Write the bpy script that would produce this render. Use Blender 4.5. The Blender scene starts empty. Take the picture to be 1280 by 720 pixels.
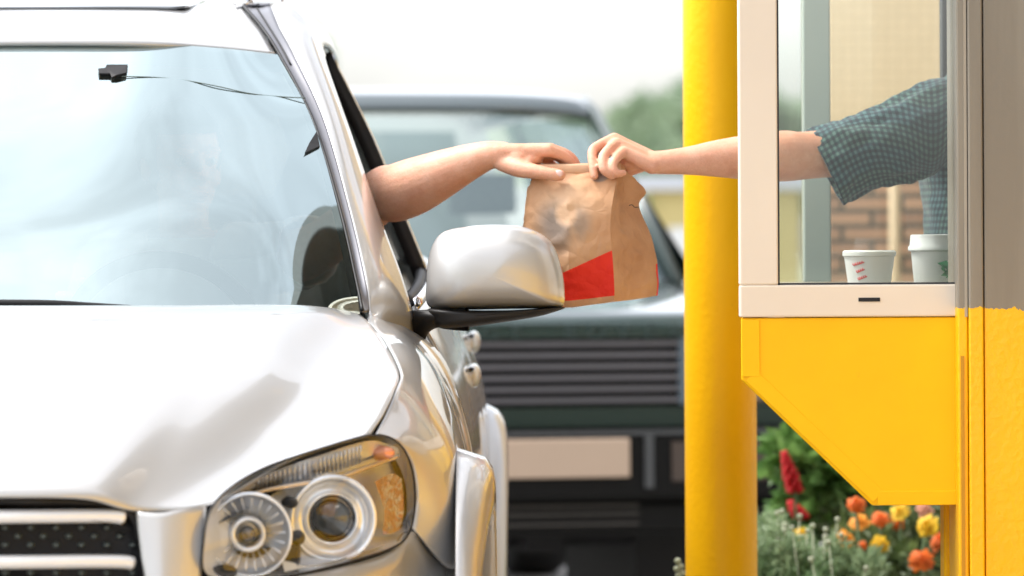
import bpy, bmesh, math, random
import numpy as np
from mathutils import Vector, Matrix, noise
random.seed(7)
SC = bpy.context.scene
COL = SC.collection
# ------------------------------------------------------------------ camera geometry helpers
F = 6000.0; PX, PY = 640.0, 323.0; CAMZ = 1.2; RHO = math.radians(0.3)
def K(px, py, Y):
    """photo position + real distance -> world point"""
    dx, dy = px - PX, py - PY
    a = dx*math.cos(RHO) - dy*math.sin(RHO)
    b = dx*math.sin(RHO) + dy*math.cos(RHO)
    return (a*Y/F, Y, CAMZ - b*Y/F)
CX = -0.93
def C(x, Y, z): return (CX + x, Y, z)

# ------------------------------------------------------------------ materials
def mat(name):
    m = bpy.data.materials.new(name); m.use_nodes = True
    nt = m.node_tree; nt.nodes.clear()
    out = nt.nodes.new('ShaderNodeOutputMaterial')
    return m, nt, out
def N(nt, t, **kw):
    n = nt.nodes.new(t)
    for k, v in kw.items():
        if k in n.inputs: n.inputs[k].default_value = v
        else: setattr(n, k, v)
    return n
def L(nt, a, b): nt.links.new(a, b)
def prin(name, col, rough=.5, metal=0, coat=0, coat_rough=.03, spec=.5, noise_scale=None, noise_amt=.1, bump=None, bump_scale=60, bump_dist=.002, sss=0, sheen=0, trans=0):
    m, nt, out = mat(name)
    p = N(nt, 'ShaderNodeBsdfPrincipled')
    p.inputs['Base Color'].default_value = (*col, 1)
    p.inputs['Roughness'].default_value = rough
    p.inputs['Metallic'].default_value = metal
    p.inputs['Coat Weight'].default_value = coat
    p.inputs['Coat Roughness'].default_value = coat_rough
    p.inputs['Specular IOR Level'].default_value = spec
    p.inputs['Subsurface Weight'].default_value = sss
    p.inputs['Subsurface Radius'].default_value = (.012, .005, .003)
    p.inputs['Subsurface Scale'].default_value = 1.0
    p.inputs['Sheen Weight'].default_value = sheen
    L(nt, p.outputs[0], out.inputs[0])
    tc = N(nt, 'ShaderNodeTexCoord')
    if noise_scale:
        n = N(nt, 'ShaderNodeTexNoise', Scale=noise_scale, Detail=5.0)
        L(nt, tc.outputs['Object'], n.inputs['Vector'])
        r = N(nt, 'ShaderNodeMapRange')
        r.inputs['To Min'].default_value = 1-noise_amt; r.inputs['To Max'].default_value = 1+noise_amt
        r.inputs['From Min'].default_value = .3; r.inputs['From Max'].default_value = .7
        L(nt, n.outputs['Fac'], r.inputs['Value'])
        mx = N(nt, 'ShaderNodeVectorMath', operation='SCALE')
        mx.inputs[0].default_value = col
        L(nt, r.outputs[0], mx.inputs['Scale'])
        L(nt, mx.outputs[0], p.inputs['Base Color'])
    if bump:
        n = N(nt, 'ShaderNodeTexNoise', Scale=bump_scale, Detail=4.0)
        L(nt, tc.outputs['Object'], n.inputs['Vector'])
        b = N(nt, 'ShaderNodeBump', Strength=bump, Distance=bump_dist)
        L(nt, n.outputs['Fac'], b.inputs['Height'])
        L(nt, b.outputs[0], p.inputs['Normal'])
    return m
def glassmat(name, tint=(1,1,1), f0=.05, f1=1.0, rough=0.0, power=1.45, gtint=(1,1,1)):
    """thin clear glass: see-through plus a facing-angle mirror"""
    m, nt, out = mat(name)
    t = N(nt, 'ShaderNodeBsdfTransparent'); t.inputs[0].default_value = (*tint, 1)
    g = N(nt, 'ShaderNodeBsdfGlossy'); g.inputs[0].default_value = (*gtint, 1); g.inputs['Roughness'].default_value = rough
    fr = N(nt, 'ShaderNodeFresnel', IOR=power)
    mr = N(nt, 'ShaderNodeMapRange')
    mr.inputs['To Min'].default_value = f0; mr.inputs['To Max'].default_value = f1
    L(nt, fr.outputs[0], mr.inputs['Value'])
    mx = N(nt, 'ShaderNodeMixShader')
    L(nt, mr.outputs[0], mx.inputs[0]); L(nt, t.outputs[0], mx.inputs[1]); L(nt, g.outputs[0], mx.inputs[2])
    L(nt, mx.outputs[0], out.inputs[0])
    return m

# ------------------------------------------------------------------ object helpers
def finish(me, smooth=True, auto=None):
    for p in me.polygons: p.use_smooth = smooth
    return me
ORIG = {}
def empty(name, loc, label, cat, group=None):
    o = bpy.data.objects.new(name, None); COL.objects.link(o)
    o.location = loc; o.empty_display_size = .1
    tag(o, label, cat, group); ORIG[o] = Vector(loc)
    return o
def tag(o, label=None, cat=None, group=None, kind=None):
    if label: o['label'] = label
    if cat: o['category'] = cat
    if group: o['group'] = group
    if kind: o['kind'] = kind
    return o
def obj(name, verts, faces, m, parent=None, smooth=True, uvs=None, origin=None, sharp=None):
    """world-space verts -> one mesh object (child verts stored relative to the thing's origin)"""
    if parent is not None:
        o0 = ORIG[parent]
    else:
        o0 = Vector(origin) if origin is not None else Vector((0,0,0))
    me = bpy.data.meshes.new(name)
    vs = [(v[0]-o0.x, v[1]-o0.y, v[2]-o0.z) for v in verts]
    me.from_pydata(vs, [], [tuple(f) for f in faces]); me.update()
    if uvs is not None:
        uvl = me.uv_layers.new(name='UVMap')
        for li, lp in enumerate(me.loops): uvl.data[li].uv = uvs[lp.vertex_index]
    finish(me, smooth)
    o = bpy.data.objects.new(name, me); COL.objects.link(o)
    if m is not None:
        for mm in (m if isinstance(m, (list, tuple)) else [m]): me.materials.append(mm)
    if parent is not None:
        o.parent = parent; ORIG[o] = o0
    else:
        o.location = o0; ORIG[o] = o0
    if sharp is not None:
        try: me.set_sharp_from_angle(angle=math.radians(sharp))
        except Exception: pass
    return o
def mod_solid(o, t, offset=-1):
    s = o.modifiers.new('solid', 'SOLIDIFY'); s.thickness = t; s.offset = offset; return s
def mod_bevel(o, w, seg=2):
    b = o.modifiers.new('bevel', 'BEVEL'); b.width = w; b.segments = seg; b.limit_method = 'ANGLE'; b.angle_limit = math.radians(40); return b
def mod_sub(o, n=1):
    s = o.modifiers.new('sub', 'SUBSURF'); s.levels = n; s.render_levels = n; return s
class MB:
    def __init__(s): s.v = []; s.f = []; s.uv = []
    def add(s, verts, faces):
        k = len(s.v); s.v += [tuple(v) for v in verts]; s.f += [tuple(i+k for i in f) for f in faces]; return s
    def box(s, x0, x1, y0, y1, z0, z1):
        v = [(x0,y0,z0),(x1,y0,z0),(x1,y1,z0),(x0,y1,z0),(x0,y0,z1),(x1,y0,z1),(x1,y1,z1),(x0,y1,z1)]
        return s.add(v, [(0,3,2,1),(4,5,6,7),(0,1,5,4),(1,2,6,5),(2,3,7,6),(3,0,4,7)])
    def obox(s, c, ax, ay, az):
        c = Vector(c); ax, ay, az = Vector(ax), Vector(ay), Vector(az)
        v = [c+sx*ax+sy*ay+sz*az for sz in (-1,1) for sx,sy in ((-1,-1),(1,-1),(1,1),(-1,1))]
        return s.add(v, [(0,3,2,1),(4,5,6,7),(0,1,5,4),(1,2,6,5),(2,3,7,6),(3,0,4,7)])
    def tube(s, pts, r, n=12, cap=True, up=(0,0,1)):
        """r: number, list of numbers or list of (ra, rb)"""
        pts = [Vector(p) for p in pts]; m = len(pts)
        if not isinstance(r, (list, tuple)): r = [r]*m
        k0 = len(s.v); U = Vector(up)
        for i, p in enumerate(pts):
            t = (pts[min(i+1,m-1)] - pts[max(i-1,0)]).normalized()
            a = U.cross(t)
            if a.length < 1e-4: a = Vector((1,0,0)).cross(t)
            a.normalize(); b = t.cross(a).normalized()
            ra, rb = r[i] if isinstance(r[i], (list, tuple)) else (r[i], r[i])
            for j in range(n):
                w = 2*math.pi*j/n
                s.v.append(tuple(p + a*ra*math.cos(w) + b*rb*math.sin(w)))
        for i in range(m-1):
            for j in range(n):
                A = k0+i*n+j; B = k0+i*n+(j+1)%n
                s.f.append((A, B, B+n, A+n))
        if cap:
            s.f.append(tuple(k0+j for j in reversed(range(n))))
            s.f.append(tuple(k0+(m-1)*n+j for j in range(n)))
        return s
    def lathe(s, c, prof, n=32, axis=(0,0,1)):
        """prof: (radius, height along axis)"""
        c = Vector(c); ax = Vector(axis).normalized()
        a = ax.orthogonal().normalized(); b = ax.cross(a)
        k0 = len(s.v); m = len(prof)
        for r, h in prof:
            for j in range(n):
                w = 2*math.pi*j/n
                s.v.append(tuple(c + ax*h + (a*math.cos(w)+b*math.sin(w))*max(r,1e-5)))
        for i in range(m-1):
            for j in range(n):
                A = k0+i*n+j; B = k0+i*n+(j+1)%n
                s.f.append((A, B, B+n, A+n))
        return s
    def ell(s, c, rx, ry, rz, R=None, nu=20, nv=12):
        c = Vector(c); k0 = len(s.v)
        s_ = []
        for i in range(nv+1):
            th = math.pi*i/nv
            for j in range(nu):
                w = 2*math.pi*j/nu
                p = Vector((rx*math.sin(th)*math.cos(w), ry*math.sin(th)*math.sin(w), rz*math.cos(th)))
                if R is not None: p = R @ p
                s.v.append(tuple(c+p))
        for i in range(nv):
            for j in range(nu):
                A = k0+i*nu+j; B = k0+i*nu+(j+1)%nu
                s.f.append((A, A+nu, B+nu, B))
        return s
    def build(s, name, m, parent=None, smooth=False, origin=None, sharp=None):
        return obj(name, s.v, s.f, m, parent, smooth, origin=origin, sharp=sharp)
def cr(P, n, closed=False):
    P = np.asarray(P, float); k = len(P)
    if closed:
        Q = np.concatenate([P[-1:], P, P[:2]]); segs = k
    else:
        if k == 2:
            t = np.linspace(0,1,n).reshape((-1,)+(1,)*(P.ndim-1)); return P[0]*(1-t)+P[1]*t
        Q = np.concatenate([2*P[:1]-P[1:2], P, 2*P[-1:]-P[-2:-1]]); segs = k-1
    u = np.linspace(0, segs, n, endpoint=not closed)
    i = np.minimum(u.astype(int), segs-1); t = (u-i)
    t = t.reshape((-1,)+(1,)*(P.ndim-1))
    p0,p1,p2,p3 = Q[i],Q[i+1],Q[i+2],Q[i+3]
    return .5*((2*p1)+(-p0+p2)*t+(2*p0-5*p1+4*p2-p3)*t*t+(-p0+3*p1-3*p2+p3)*t**3)
def patch(rows, nu=24, nv=24):
    A = np.array([cr(r, nu) for r in rows])
    return cr(A, nv)
def grid_faces(nv, nu, wrap=False):
    f = []
    for i in range(nv-1):
        for j in range(nu if wrap else nu-1):
            a = i*nu+j; b = i*nu+(j+1)%nu
            f.append((a, b, b+nu, a+nu))
    return f
def orient(A, faces, hint):
    V = A.reshape(-1,3); s = Vector((0,0,0))
    for f in faces[::7] or faces:
        a,b,c = (Vector(V[i]) for i in f[:3]); s += (b-a).cross(c-a)
    if s.dot(Vector(hint)) < 0: faces = [tuple(reversed(f)) for f in faces]
    return faces
def surf(name, A, m, parent, hint=(0,-1,1), thick=.004, wrap=False, mask=None):
    nv, nu = A.shape[:2]
    f = grid_faces(nv, nu, wrap)
    if mask is not None: f = [x for x in f if mask(x[0]//nu, x[0]%nu)]
    f = orient(A, f, hint)
    o = obj(name, A.reshape(-1,3).tolist(), f, m, parent, True)
    if wrap:
        bm = bmesh.new(); bm.from_mesh(o.data); bmesh.ops.remove_doubles(bm, verts=bm.verts, dist=1e-5); bm.to_mesh(o.data); bm.free()
    if thick: mod_solid(o, thick)
    return o
def mirx(A):
    B = A.copy(); B[...,0] = 2*CX - B[...,0]; return B
def both(name, A, m, parent, hint, thick=.004, mask=None):
    a = surf(name, A, m, parent, hint, thick, mask=mask)
    b = surf(name, mirx(A), m, parent, (-hint[0],hint[1],hint[2]), thick, mask=mask)
    return a, b
def symm(rows):
    """rows given from centre line outwards in world coords -> full width rows"""
    out = []
    for r in rows:
        r = [tuple(p) for p in r]
        out.append([(2*CX-p[0],p[1],p[2]) for p in reversed(r[1:])] + r)
    return out
def fan(outline, centre, bulge, n=64, rings=14, p=2.0, axis=(0,-1,0), smin=0.0):
    """domed surface over a closed outline. bulge(s): offset along axis"""
    O = cr(outline, n, closed=True); c = np.array(centre, float); ax = np.array(axis, float)
    A = []
    for i in range(rings+1):
        s = smin + (1-smin)*i/rings
        s = math.sin(s*math.pi/2)**.9 if smin == 0 else s
        A.append(c + (O-c)*s + ax*bulge(s))
    return np.array(A)

def smooth_grid(A, it=40, wrap=False, fix=True):
    A=A.copy()
    for _ in range(it):
        B=A.copy()
        if wrap:
            B[1:-1]=.5*A[1:-1]+.25*(A[:-2]+A[2:])
            B[1:-1]=.5*B[1:-1]+.25*(np.roll(B[1:-1],1,1)+np.roll(B[1:-1],-1,1))
        else:
            B[1:-1,1:-1]=.5*A[1:-1,1:-1]+.125*(A[:-2,1:-1]+A[2:,1:-1]+A[1:-1,:-2]+A[1:-1,2:])
        A=B
    return A
# ------------------------------------------------------------------ palette
M = {}
M['silver'] = prin('silver car paint', (.52,.515,.505), rough=.36, metal=.42, coat=.85, coat_rough=.02)
_nt=M['silver'].node_tree; _p=[n for n in _nt.nodes if n.type=='BSDF_PRINCIPLED'][0]; _tc=_nt.nodes.new('ShaderNodeTexCoord')
_n=_nt.nodes.new('ShaderNodeTexNoise'); _n.inputs['Scale'].default_value=900; _nt.links.new(_tc.outputs['Object'],_n.inputs['Vector'])
_r=_nt.nodes.new('ShaderNodeMapRange'); _r.inputs['From Min'].default_value=.3; _r.inputs['From Max'].default_value=.7; _r.inputs['To Min'].default_value=.30; _r.inputs['To Max'].default_value=.44; _nt.links.new(_n.outputs['Fac'],_r.inputs['Value']); _nt.links.new(_r.outputs[0],_p.inputs['Roughness'])
_n2=_nt.nodes.new('ShaderNodeTexNoise'); _n2.inputs['Scale'].default_value=3.5; _n2.inputs['Detail'].default_value=8; _nt.links.new(_tc.outputs['Object'],_n2.inputs['Vector'])
_r2=_nt.nodes.new('ShaderNodeMapRange'); _r2.inputs['From Min'].default_value=.35; _r2.inputs['From Max'].default_value=.75; _r2.inputs['To Min'].default_value=.01; _r2.inputs['To Max'].default_value=.09; _nt.links.new(_n2.outputs['Fac'],_r2.inputs['Value']); _nt.links.new(_r2.outputs[0],_p.inputs['Coat Roughness'])
M['black_trim'] = prin('black plastic trim', (.014,.013,.013), rough=.5, spec=.3)
M['grey_trim'] = prin('grey satin trim', (.20,.20,.22), rough=.3, metal=.3)
M['rubber'] = prin('black rubber', (.012,.012,.013), rough=.6)
M['tyre'] = prin('tyre', (.02,.02,.02), rough=.8, bump=.3, bump_scale=80)
M['chrome'] = prin('chrome', (.9,.9,.9), rough=.06, metal=1)
M['satin_chrome'] = prin('satin chrome', (.82,.82,.84), rough=.18, metal=1)
M['rim'] = prin('alloy rim', (.6,.6,.62), rough=.3, metal=.8)
M['dark'] = prin('dark cavity', (.01,.01,.012), rough=.7)
M['windshield'] = glassmat('windshield glass', tint=(.80,.90,.88), f0=.52, f1=1.25, gtint=(.83,.97,.96))
M['rear_ws'] = glassmat('rear car windshield glass', tint=(.75,.85,.82), f0=.24, f1=1.1, gtint=(.72,.86,.86))
M['side_glass'] = glassmat('side window glass', tint=(.35,.42,.4), f0=.10, f1=1.0)
M['clear'] = glassmat('clear lens', tint=(.98,.99,1), f0=.03, f1=.6)
M['bay_glass'] = glassmat('bay window glass', tint=(.94,.955,.93), f0=.035, f1=.8)
M['frit'] = prin('ceramic glass border', (.02,.022,.03), rough=.5)
M['lampchrome'] = prin('lamp bright trim', (.85,.86,.88), rough=.2, metal=.5, coat=.5)
def ambermat():
    m,nt,out=mat('patchy amber reflector'); p=N(nt,'ShaderNodeBsdfPrincipled',Roughness=.25,Metallic=.35); p.inputs['Coat Weight'].default_value=.5
    tc=N(nt,'ShaderNodeTexCoord'); n=N(nt,'ShaderNodeTexNoise',Scale=55.0,Detail=4.0,Distortion=1.5); L(nt,tc.outputs['Object'],n.inputs['Vector'])
    r=N(nt,'ShaderNodeValToRGB'); r.color_ramp.elements[0].position=.40; r.color_ramp.elements[0].color=(.66,.32,.18,1)
    r.color_ramp.elements[1].position=.60; r.color_ramp.elements[1].color=(.78,.72,.66,1); e=r.color_ramp.elements.new(.5); e.color=(.66,.42,.26,1)
    L(nt,n.outputs['Fac'],r.inputs[0]); L(nt,r.outputs[0],p.inputs['Base Color'])
    v=N(nt,'ShaderNodeTexVoronoi',Scale=170.0); L(nt,tc.outputs['Object'],v.inputs['Vector']); bb=N(nt,'ShaderNodeBump',Strength=.9,Distance=.006); L(nt,v.outputs['Distance'],bb.inputs['Height']); L(nt,bb.outputs[0],p.inputs['Normal'])
    L(nt,p.outputs[0],out.inputs[0]); return m
M['amber'] = ambermat()
M['ribbed'] = prin('ribbed bright reflector', (.80,.82,.85), rough=.2, metal=.6)
M['dash'] = prin('dashboard plastic', (.20,.20,.21), rough=.7, noise_scale=30)
M['seat'] = prin('grey seat cloth', (.42,.42,.42), rough=.9, noise_scale=40)
M['lining'] = prin('pale headliner', (.55,.55,.53), rough=.9)
M['mirrorglass'] = prin('mirror glass', (.8,.82,.85), rough=.01, metal=1)
def skinmat():
    m,nt,out=mat('skin'); p=N(nt,'ShaderNodeBsdfPrincipled'); p.inputs['Subsurface Weight'].default_value=.22
    p.inputs['Subsurface Radius'].default_value=(.010,.004,.002); p.inputs['Subsurface Scale'].default_value=1.0
    tc=N(nt,'ShaderNodeTexCoord')
    n=N(nt,'ShaderNodeTexNoise',Scale=28.0,Detail=7.0,Roughness=.65); L(nt,tc.outputs['Object'],n.inputs['Vector'])
    r=N(nt,'ShaderNodeValToRGB'); r.color_ramp.elements[0].position=.30; r.color_ramp.elements[0].color=(.66,.315,.20,1)
    r.color_ramp.elements[1].position=.68; r.color_ramp.elements[1].color=(.76,.43,.30,1); e=r.color_ramp.elements.new(.5); e.color=(.72,.375,.25,1)
    L(nt,n.outputs['Fac'],r.inputs[0])
    f=N(nt,'ShaderNodeTexNoise',Scale=420.0,Detail=3.0); L(nt,tc.outputs['Object'],f.inputs['Vector'])
    sp=N(nt,'ShaderNodeMapRange'); sp.inputs['From Min'].default_value=.3; sp.inputs['From Max'].default_value=.7; sp.inputs['To Min'].default_value=.93; sp.inputs['To Max'].default_value=1.05; L(nt,f.outputs['Fac'],sp.inputs['Value'])
    v=N(nt,'ShaderNodeVectorMath',operation='SCALE'); L(nt,r.outputs[0],v.inputs[0]); L(nt,sp.outputs[0],v.inputs['Scale']); L(nt,v.outputs[0],p.inputs['Base Color'])
    rr=N(nt,'ShaderNodeMapRange'); rr.inputs['To Min'].default_value=.42; rr.inputs['To Max'].default_value=.62; L(nt,n.outputs['Fac'],rr.inputs['Value']); L(nt,rr.outputs[0],p.inputs['Roughness'])
    mp=N(nt,'ShaderNodeMapping'); mp.inputs['Scale'].default_value=(1,1,1); L(nt,tc.outputs['Object'],mp.inputs[0])
    vo=N(nt,'ShaderNodeTexVoronoi',Scale=260.0); L(nt,mp.outputs[0],vo.inputs['Vector'])
    wv=N(nt,'ShaderNodeTexNoise',Scale=65.0,Detail=4.0,Distortion=1.2); L(nt,tc.outputs['Object'],wv.inputs['Vector'])
    h=N(nt,'ShaderNodeMath',operation='MULTIPLY_ADD'); h.inputs[1].default_value=.35; L(nt,vo.outputs['Distance'],h.inputs[0]); L(nt,wv.outputs['Fac'],h.inputs[2])
    b=N(nt,'ShaderNodeBump',Strength=.35,Distance=.0022); L(nt,h.outputs[0],b.inputs['Height']); L(nt,b.outputs[0],p.inputs['Normal'])
    L(nt,p.outputs[0],out.inputs[0]); return m
M['skin'] = skinmat()
M['nail'] = prin('fingernail', (.88,.58,.52), rough=.18, coat=.5)
M['hair_dark'] = prin('dark brown hair', (.03,.018,.012), rough=.5, bump=.8, bump_scale=90)
M['tee'] = prin('white cotton', (.75,.75,.76), rough=.9, noise_scale=10)
M['denim'] = prin('blue denim', (.05,.08,.16), rough=.9, noise_scale=60)
M['shoe'] = prin('black shoe leather', (.02,.02,.02), rough=.4)
M['eye'] = prin('eye white', (.45,.42,.40), rough=.2)
M['iris'] = prin('dark iris', (.03,.02,.015), rough=.2)
M['lip'] = prin('lip', (.5,.2,.17), rough=.4)
M['cup'] = None
M['cream'] = prin('cream painted window frame', (.80,.70,.58), rough=.38, noise_scale=3, noise_amt=.04, bump=.12, bump_scale=25, bump_dist=.002)
M['gasket'] = prin('black window gasket', (.02,.022,.03), rough=.5)
M['greygreen'] = prin('grey green aluminium post', (.46,.55,.50), rough=.45)
M['concrete'] = prin('pale concrete', (.42,.40,.38), rough=.9, noise_scale=2.5, noise_amt=.15, bump=.4, bump_scale=50, bump_dist=.004)
M['kerb'] = prin('kerb concrete', (.38,.37,.35), rough=.9, noise_scale=8, noise_amt=.15)
M['soil'] = prin('dark soil', (.05,.035,.025), rough=1, noise_scale=20, noise_amt=.4, bump=1, bump_scale=40, bump_dist=.02)
M['steelin'] = prin('inner counter steel', (.5,.5,.5), rough=.35, metal=.7)
M['inwall'] = prin('interior wall paint', (.45,.42,.38), rough=.8)

def yellow(name, scale=55, bump=.35, col=(1.0,.56,.004), rough=.42):
    m, nt, out = mat(name)
    p = N(nt, 'ShaderNodeBsdfPrincipled', Roughness=rough); p.inputs['Specular IOR Level'].default_value=.22
    tc = N(nt, 'ShaderNodeTexCoord')
    n = N(nt, 'ShaderNodeTexNoise', Scale=2.2, Detail=6.0, Roughness=.6); L(nt, tc.outputs['Object'], n.inputs['Vector'])
    r = N(nt, 'ShaderNodeValToRGB')
    r.color_ramp.elements[0].position=.3; r.color_ramp.elements[0].color=(col[0]*.93,col[1]*.90,col[2],1)
    r.color_ramp.elements[1].position=.7; r.color_ramp.elements[1].color=(min(1,col[0]*1.02),col[1]*1.06,col[2],1)
    L(nt, n.outputs['Fac'], r.inputs[0])
    # small worn chips and rub marks
    v = N(nt, 'ShaderNodeTexNoise', Scale=26.0, Detail=8.0, Roughness=.75); L(nt, tc.outputs['Object'], v.inputs['Vector'])
    r2 = N(nt, 'ShaderNodeValToRGB'); r2.color_ramp.elements[0].position=.66; r2.color_ramp.elements[1].position=.74
    L(nt, v.outputs['Fac'], r2.inputs[0])
    mx = N(nt, 'ShaderNodeMixRGB'); mx.inputs[2].default_value = (col[0]*.62,col[1]*.5,.02,1)
    sc_ = N(nt, 'ShaderNodeMath', operation='MULTIPLY'); sc_.inputs[1].default_value = .5
    L(nt, r2.outputs[0], sc_.inputs[0]); L(nt, sc_.outputs[0], mx.inputs[0]); L(nt, r.outputs[0], mx.inputs[1])
    L(nt, mx.outputs[0], p.inputs['Base Color'])
    b1 = N(nt, 'ShaderNodeTexNoise', Scale=scale, Detail=3.0); L(nt, tc.outputs['Object'], b1.inputs['Vector'])
    b = N(nt, 'ShaderNodeBump', Strength=bump, Distance=.004)
    L(nt, b1.outputs['Fac'], b.inputs['Height']); L(nt, b.outputs[0], p.inputs['Normal'])
    L(nt, p.outputs[0], out.inputs[0])
    return m
M['yellow'] = yellow('yellow panel paint', 30, .12)
M['yellow_post'] = yellow('yellow post paint', 80, .28, (.98,.52,.004))
# wall: grey metal above, yellow brush-painted below an uneven line
def two_tone():
    m, nt, out = mat('grey metal wall painted yellow below')
    p = N(nt, 'ShaderNodeBsdfPrincipled', Roughness=.42)
    g = N(nt, 'ShaderNodeNewGeometry'); sx = N(nt, 'ShaderNodeSeparateXYZ'); L(nt, g.outputs['Position'], sx.inputs[0])
    n1 = N(nt, 'ShaderNodeTexNoise', Scale=14.0, Detail=8.0, Roughness=.7); L(nt, g.outputs['Position'], n1.inputs['Vector'])
    mp = N(nt, 'ShaderNodeMapping'); mp.inputs['Scale'].default_value=(160,160,14); L(nt, g.outputs['Position'], mp.inputs[0])
    n2 = N(nt, 'ShaderNodeTexNoise', Scale=1.0, Detail=2.0); L(nt, mp.outputs[0], n2.inputs['Vector'])
    a = N(nt, 'ShaderNodeMath', operation='MULTIPLY_ADD'); a.inputs[1].default_value=.035; L(nt, n1.outputs['Fac'], a.inputs[0]); L(nt, sx.outputs['Z'], a.inputs[2])
    a2 = N(nt, 'ShaderNodeMath', operation='MULTIPLY_ADD'); a2.inputs[1].default_value=.006; L(nt, n2.outputs['Fac'], a2.inputs[0]); L(nt, a.outputs[0], a2.inputs[2])
    lt = N(nt, 'ShaderNodeMath', operation='LESS_THAN'); lt.inputs[1].default_value = 1.127; L(nt, a2.outputs[0], lt.inputs[0])
    mp3 = N(nt, 'ShaderNodeMapping'); mp3.inputs['Scale'].default_value=(18,18,1.2); L(nt, g.outputs['Position'], mp3.inputs[0])
    n3 = N(nt, 'ShaderNodeTexNoise', Scale=1.5, Detail=5.0); L(nt, mp3.outputs[0], n3.inputs['Vector'])
    gr = N(nt, 'ShaderNodeValToRGB'); gr.color_ramp.elements[0].position=.35; gr.color_ramp.elements[0].color=(.24,.21,.168,1)
    gr.color_ramp.elements[1].position=.65; gr.color_ramp.elements[1].color=(.29,.258,.208,1); L(nt, n3.outputs['Fac'], gr.inputs[0])
    n4 = N(nt, 'ShaderNodeTexNoise', Scale=3.0, Detail=5.0); L(nt, g.outputs['Position'], n4.inputs['Vector'])
    yr = N(nt, 'ShaderNodeValToRGB'); yr.color_ramp.elements[0].position=.35; yr.color_ramp.elements[0].color=(.96,.50,.004,1)
    yr.color_ramp.elements[1].position=.65; yr.color_ramp.elements[1].color=(1.0,.55,.004,1); L(nt, n4.outputs['Fac'], yr.inputs[0])
    mx = N(nt, 'ShaderNodeMixRGB'); L(nt, lt.outputs[0], mx.inputs[0]); L(nt, gr.outputs[0], mx.inputs[1]); L(nt, yr.outputs[0], mx.inputs[2])
    L(nt, mx.outputs[0], p.inputs['Base Color'])
    b1 = N(nt, 'ShaderNodeTexNoise', Scale=75.0, Detail=3.0); L(nt, g.outputs['Position'], b1.inputs['Vector'])
    hm = N(nt, 'ShaderNodeMath', operation='MULTIPLY'); L(nt, b1.outputs['Fac'], hm.inputs[0])
    lm = N(nt, 'ShaderNodeMath', operation='MULTIPLY_ADD'); lm.inputs[1].default_value=.85; lm.inputs[2].default_value=.15; L(nt, lt.outputs[0], lm.inputs[0]); L(nt, lm.outputs[0], hm.inputs[1])
    b = N(nt, 'ShaderNodeBump', Strength=.5, Distance=.004); L(nt, hm.outputs[0], b.inputs['Height']); L(nt, b.outputs[0], p.inputs['Normal'])
    L(nt, p.outputs[0], out.inputs[0])
    return m
M['two_tone'] = two_tone()

def brick_wall():
    m, nt, out = mat('brick wall with tiled upper')
    p = N(nt, 'ShaderNodeBsdfPrincipled', Roughness=.8)
    g = N(nt, 'ShaderNodeNewGeometry'); sx = N(nt, 'ShaderNodeSeparateXYZ'); L(nt, g.outputs['Position'], sx.inputs[0])
    cb = N(nt, 'ShaderNodeCombineXYZ'); L(nt, sx.outputs['X'], cb.inputs[0]); L(nt, sx.outputs['Z'], cb.inputs[1])
    br = N(nt, 'ShaderNodeTexBrick'); br.inputs['Scale'].default_value=1.0
    br.inputs['Brick Width'].default_value=.19; br.inputs['Row Height'].default_value=.048; br.inputs['Mortar Size'].default_value=.008
    br.inputs['Color1'].default_value=(.66,.38,.22,1); br.inputs['Color2'].default_value=(.44,.25,.15,1); br.inputs['Mortar'].default_value=(.12,.10,.07,1)
    L(nt, cb.outputs[0], br.inputs['Vector'])
    b2 = N(nt, 'ShaderNodeTexBrick'); b2.offset=0; b2.inputs['Scale'].default_value=1.0
    b2.inputs['Brick Width'].default_value=.035; b2.inputs['Row Height'].default_value=.035; b2.inputs['Mortar Size'].default_value=.003
    b2.inputs['Color1'].default_value=(.92,.68,.39,1); b2.inputs['Color2'].default_value=(.88,.65,.37,1); b2.inputs['Mortar'].default_value=(.80,.57,.31,1)
    L(nt, cb.outputs[0], b2.inputs['Vector'])
    gt = N(nt, 'ShaderNodeMath', operation='GREATER_THAN'); gt.inputs[1].default_value=1.46; L(nt, sx.outputs['Z'], gt.inputs[0])
    mx = N(nt, 'ShaderNodeMixRGB'); L(nt, gt.outputs[0], mx.inputs[0]); L(nt, br.outputs[0], mx.inputs[1]); L(nt, b2.outputs[0], mx.inputs[2])
    L(nt, mx.outputs[0], p.inputs['Base Color']); L(nt, p.outputs[0], out.inputs[0])
    return m
M['brick'] = brick_wall()

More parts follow.
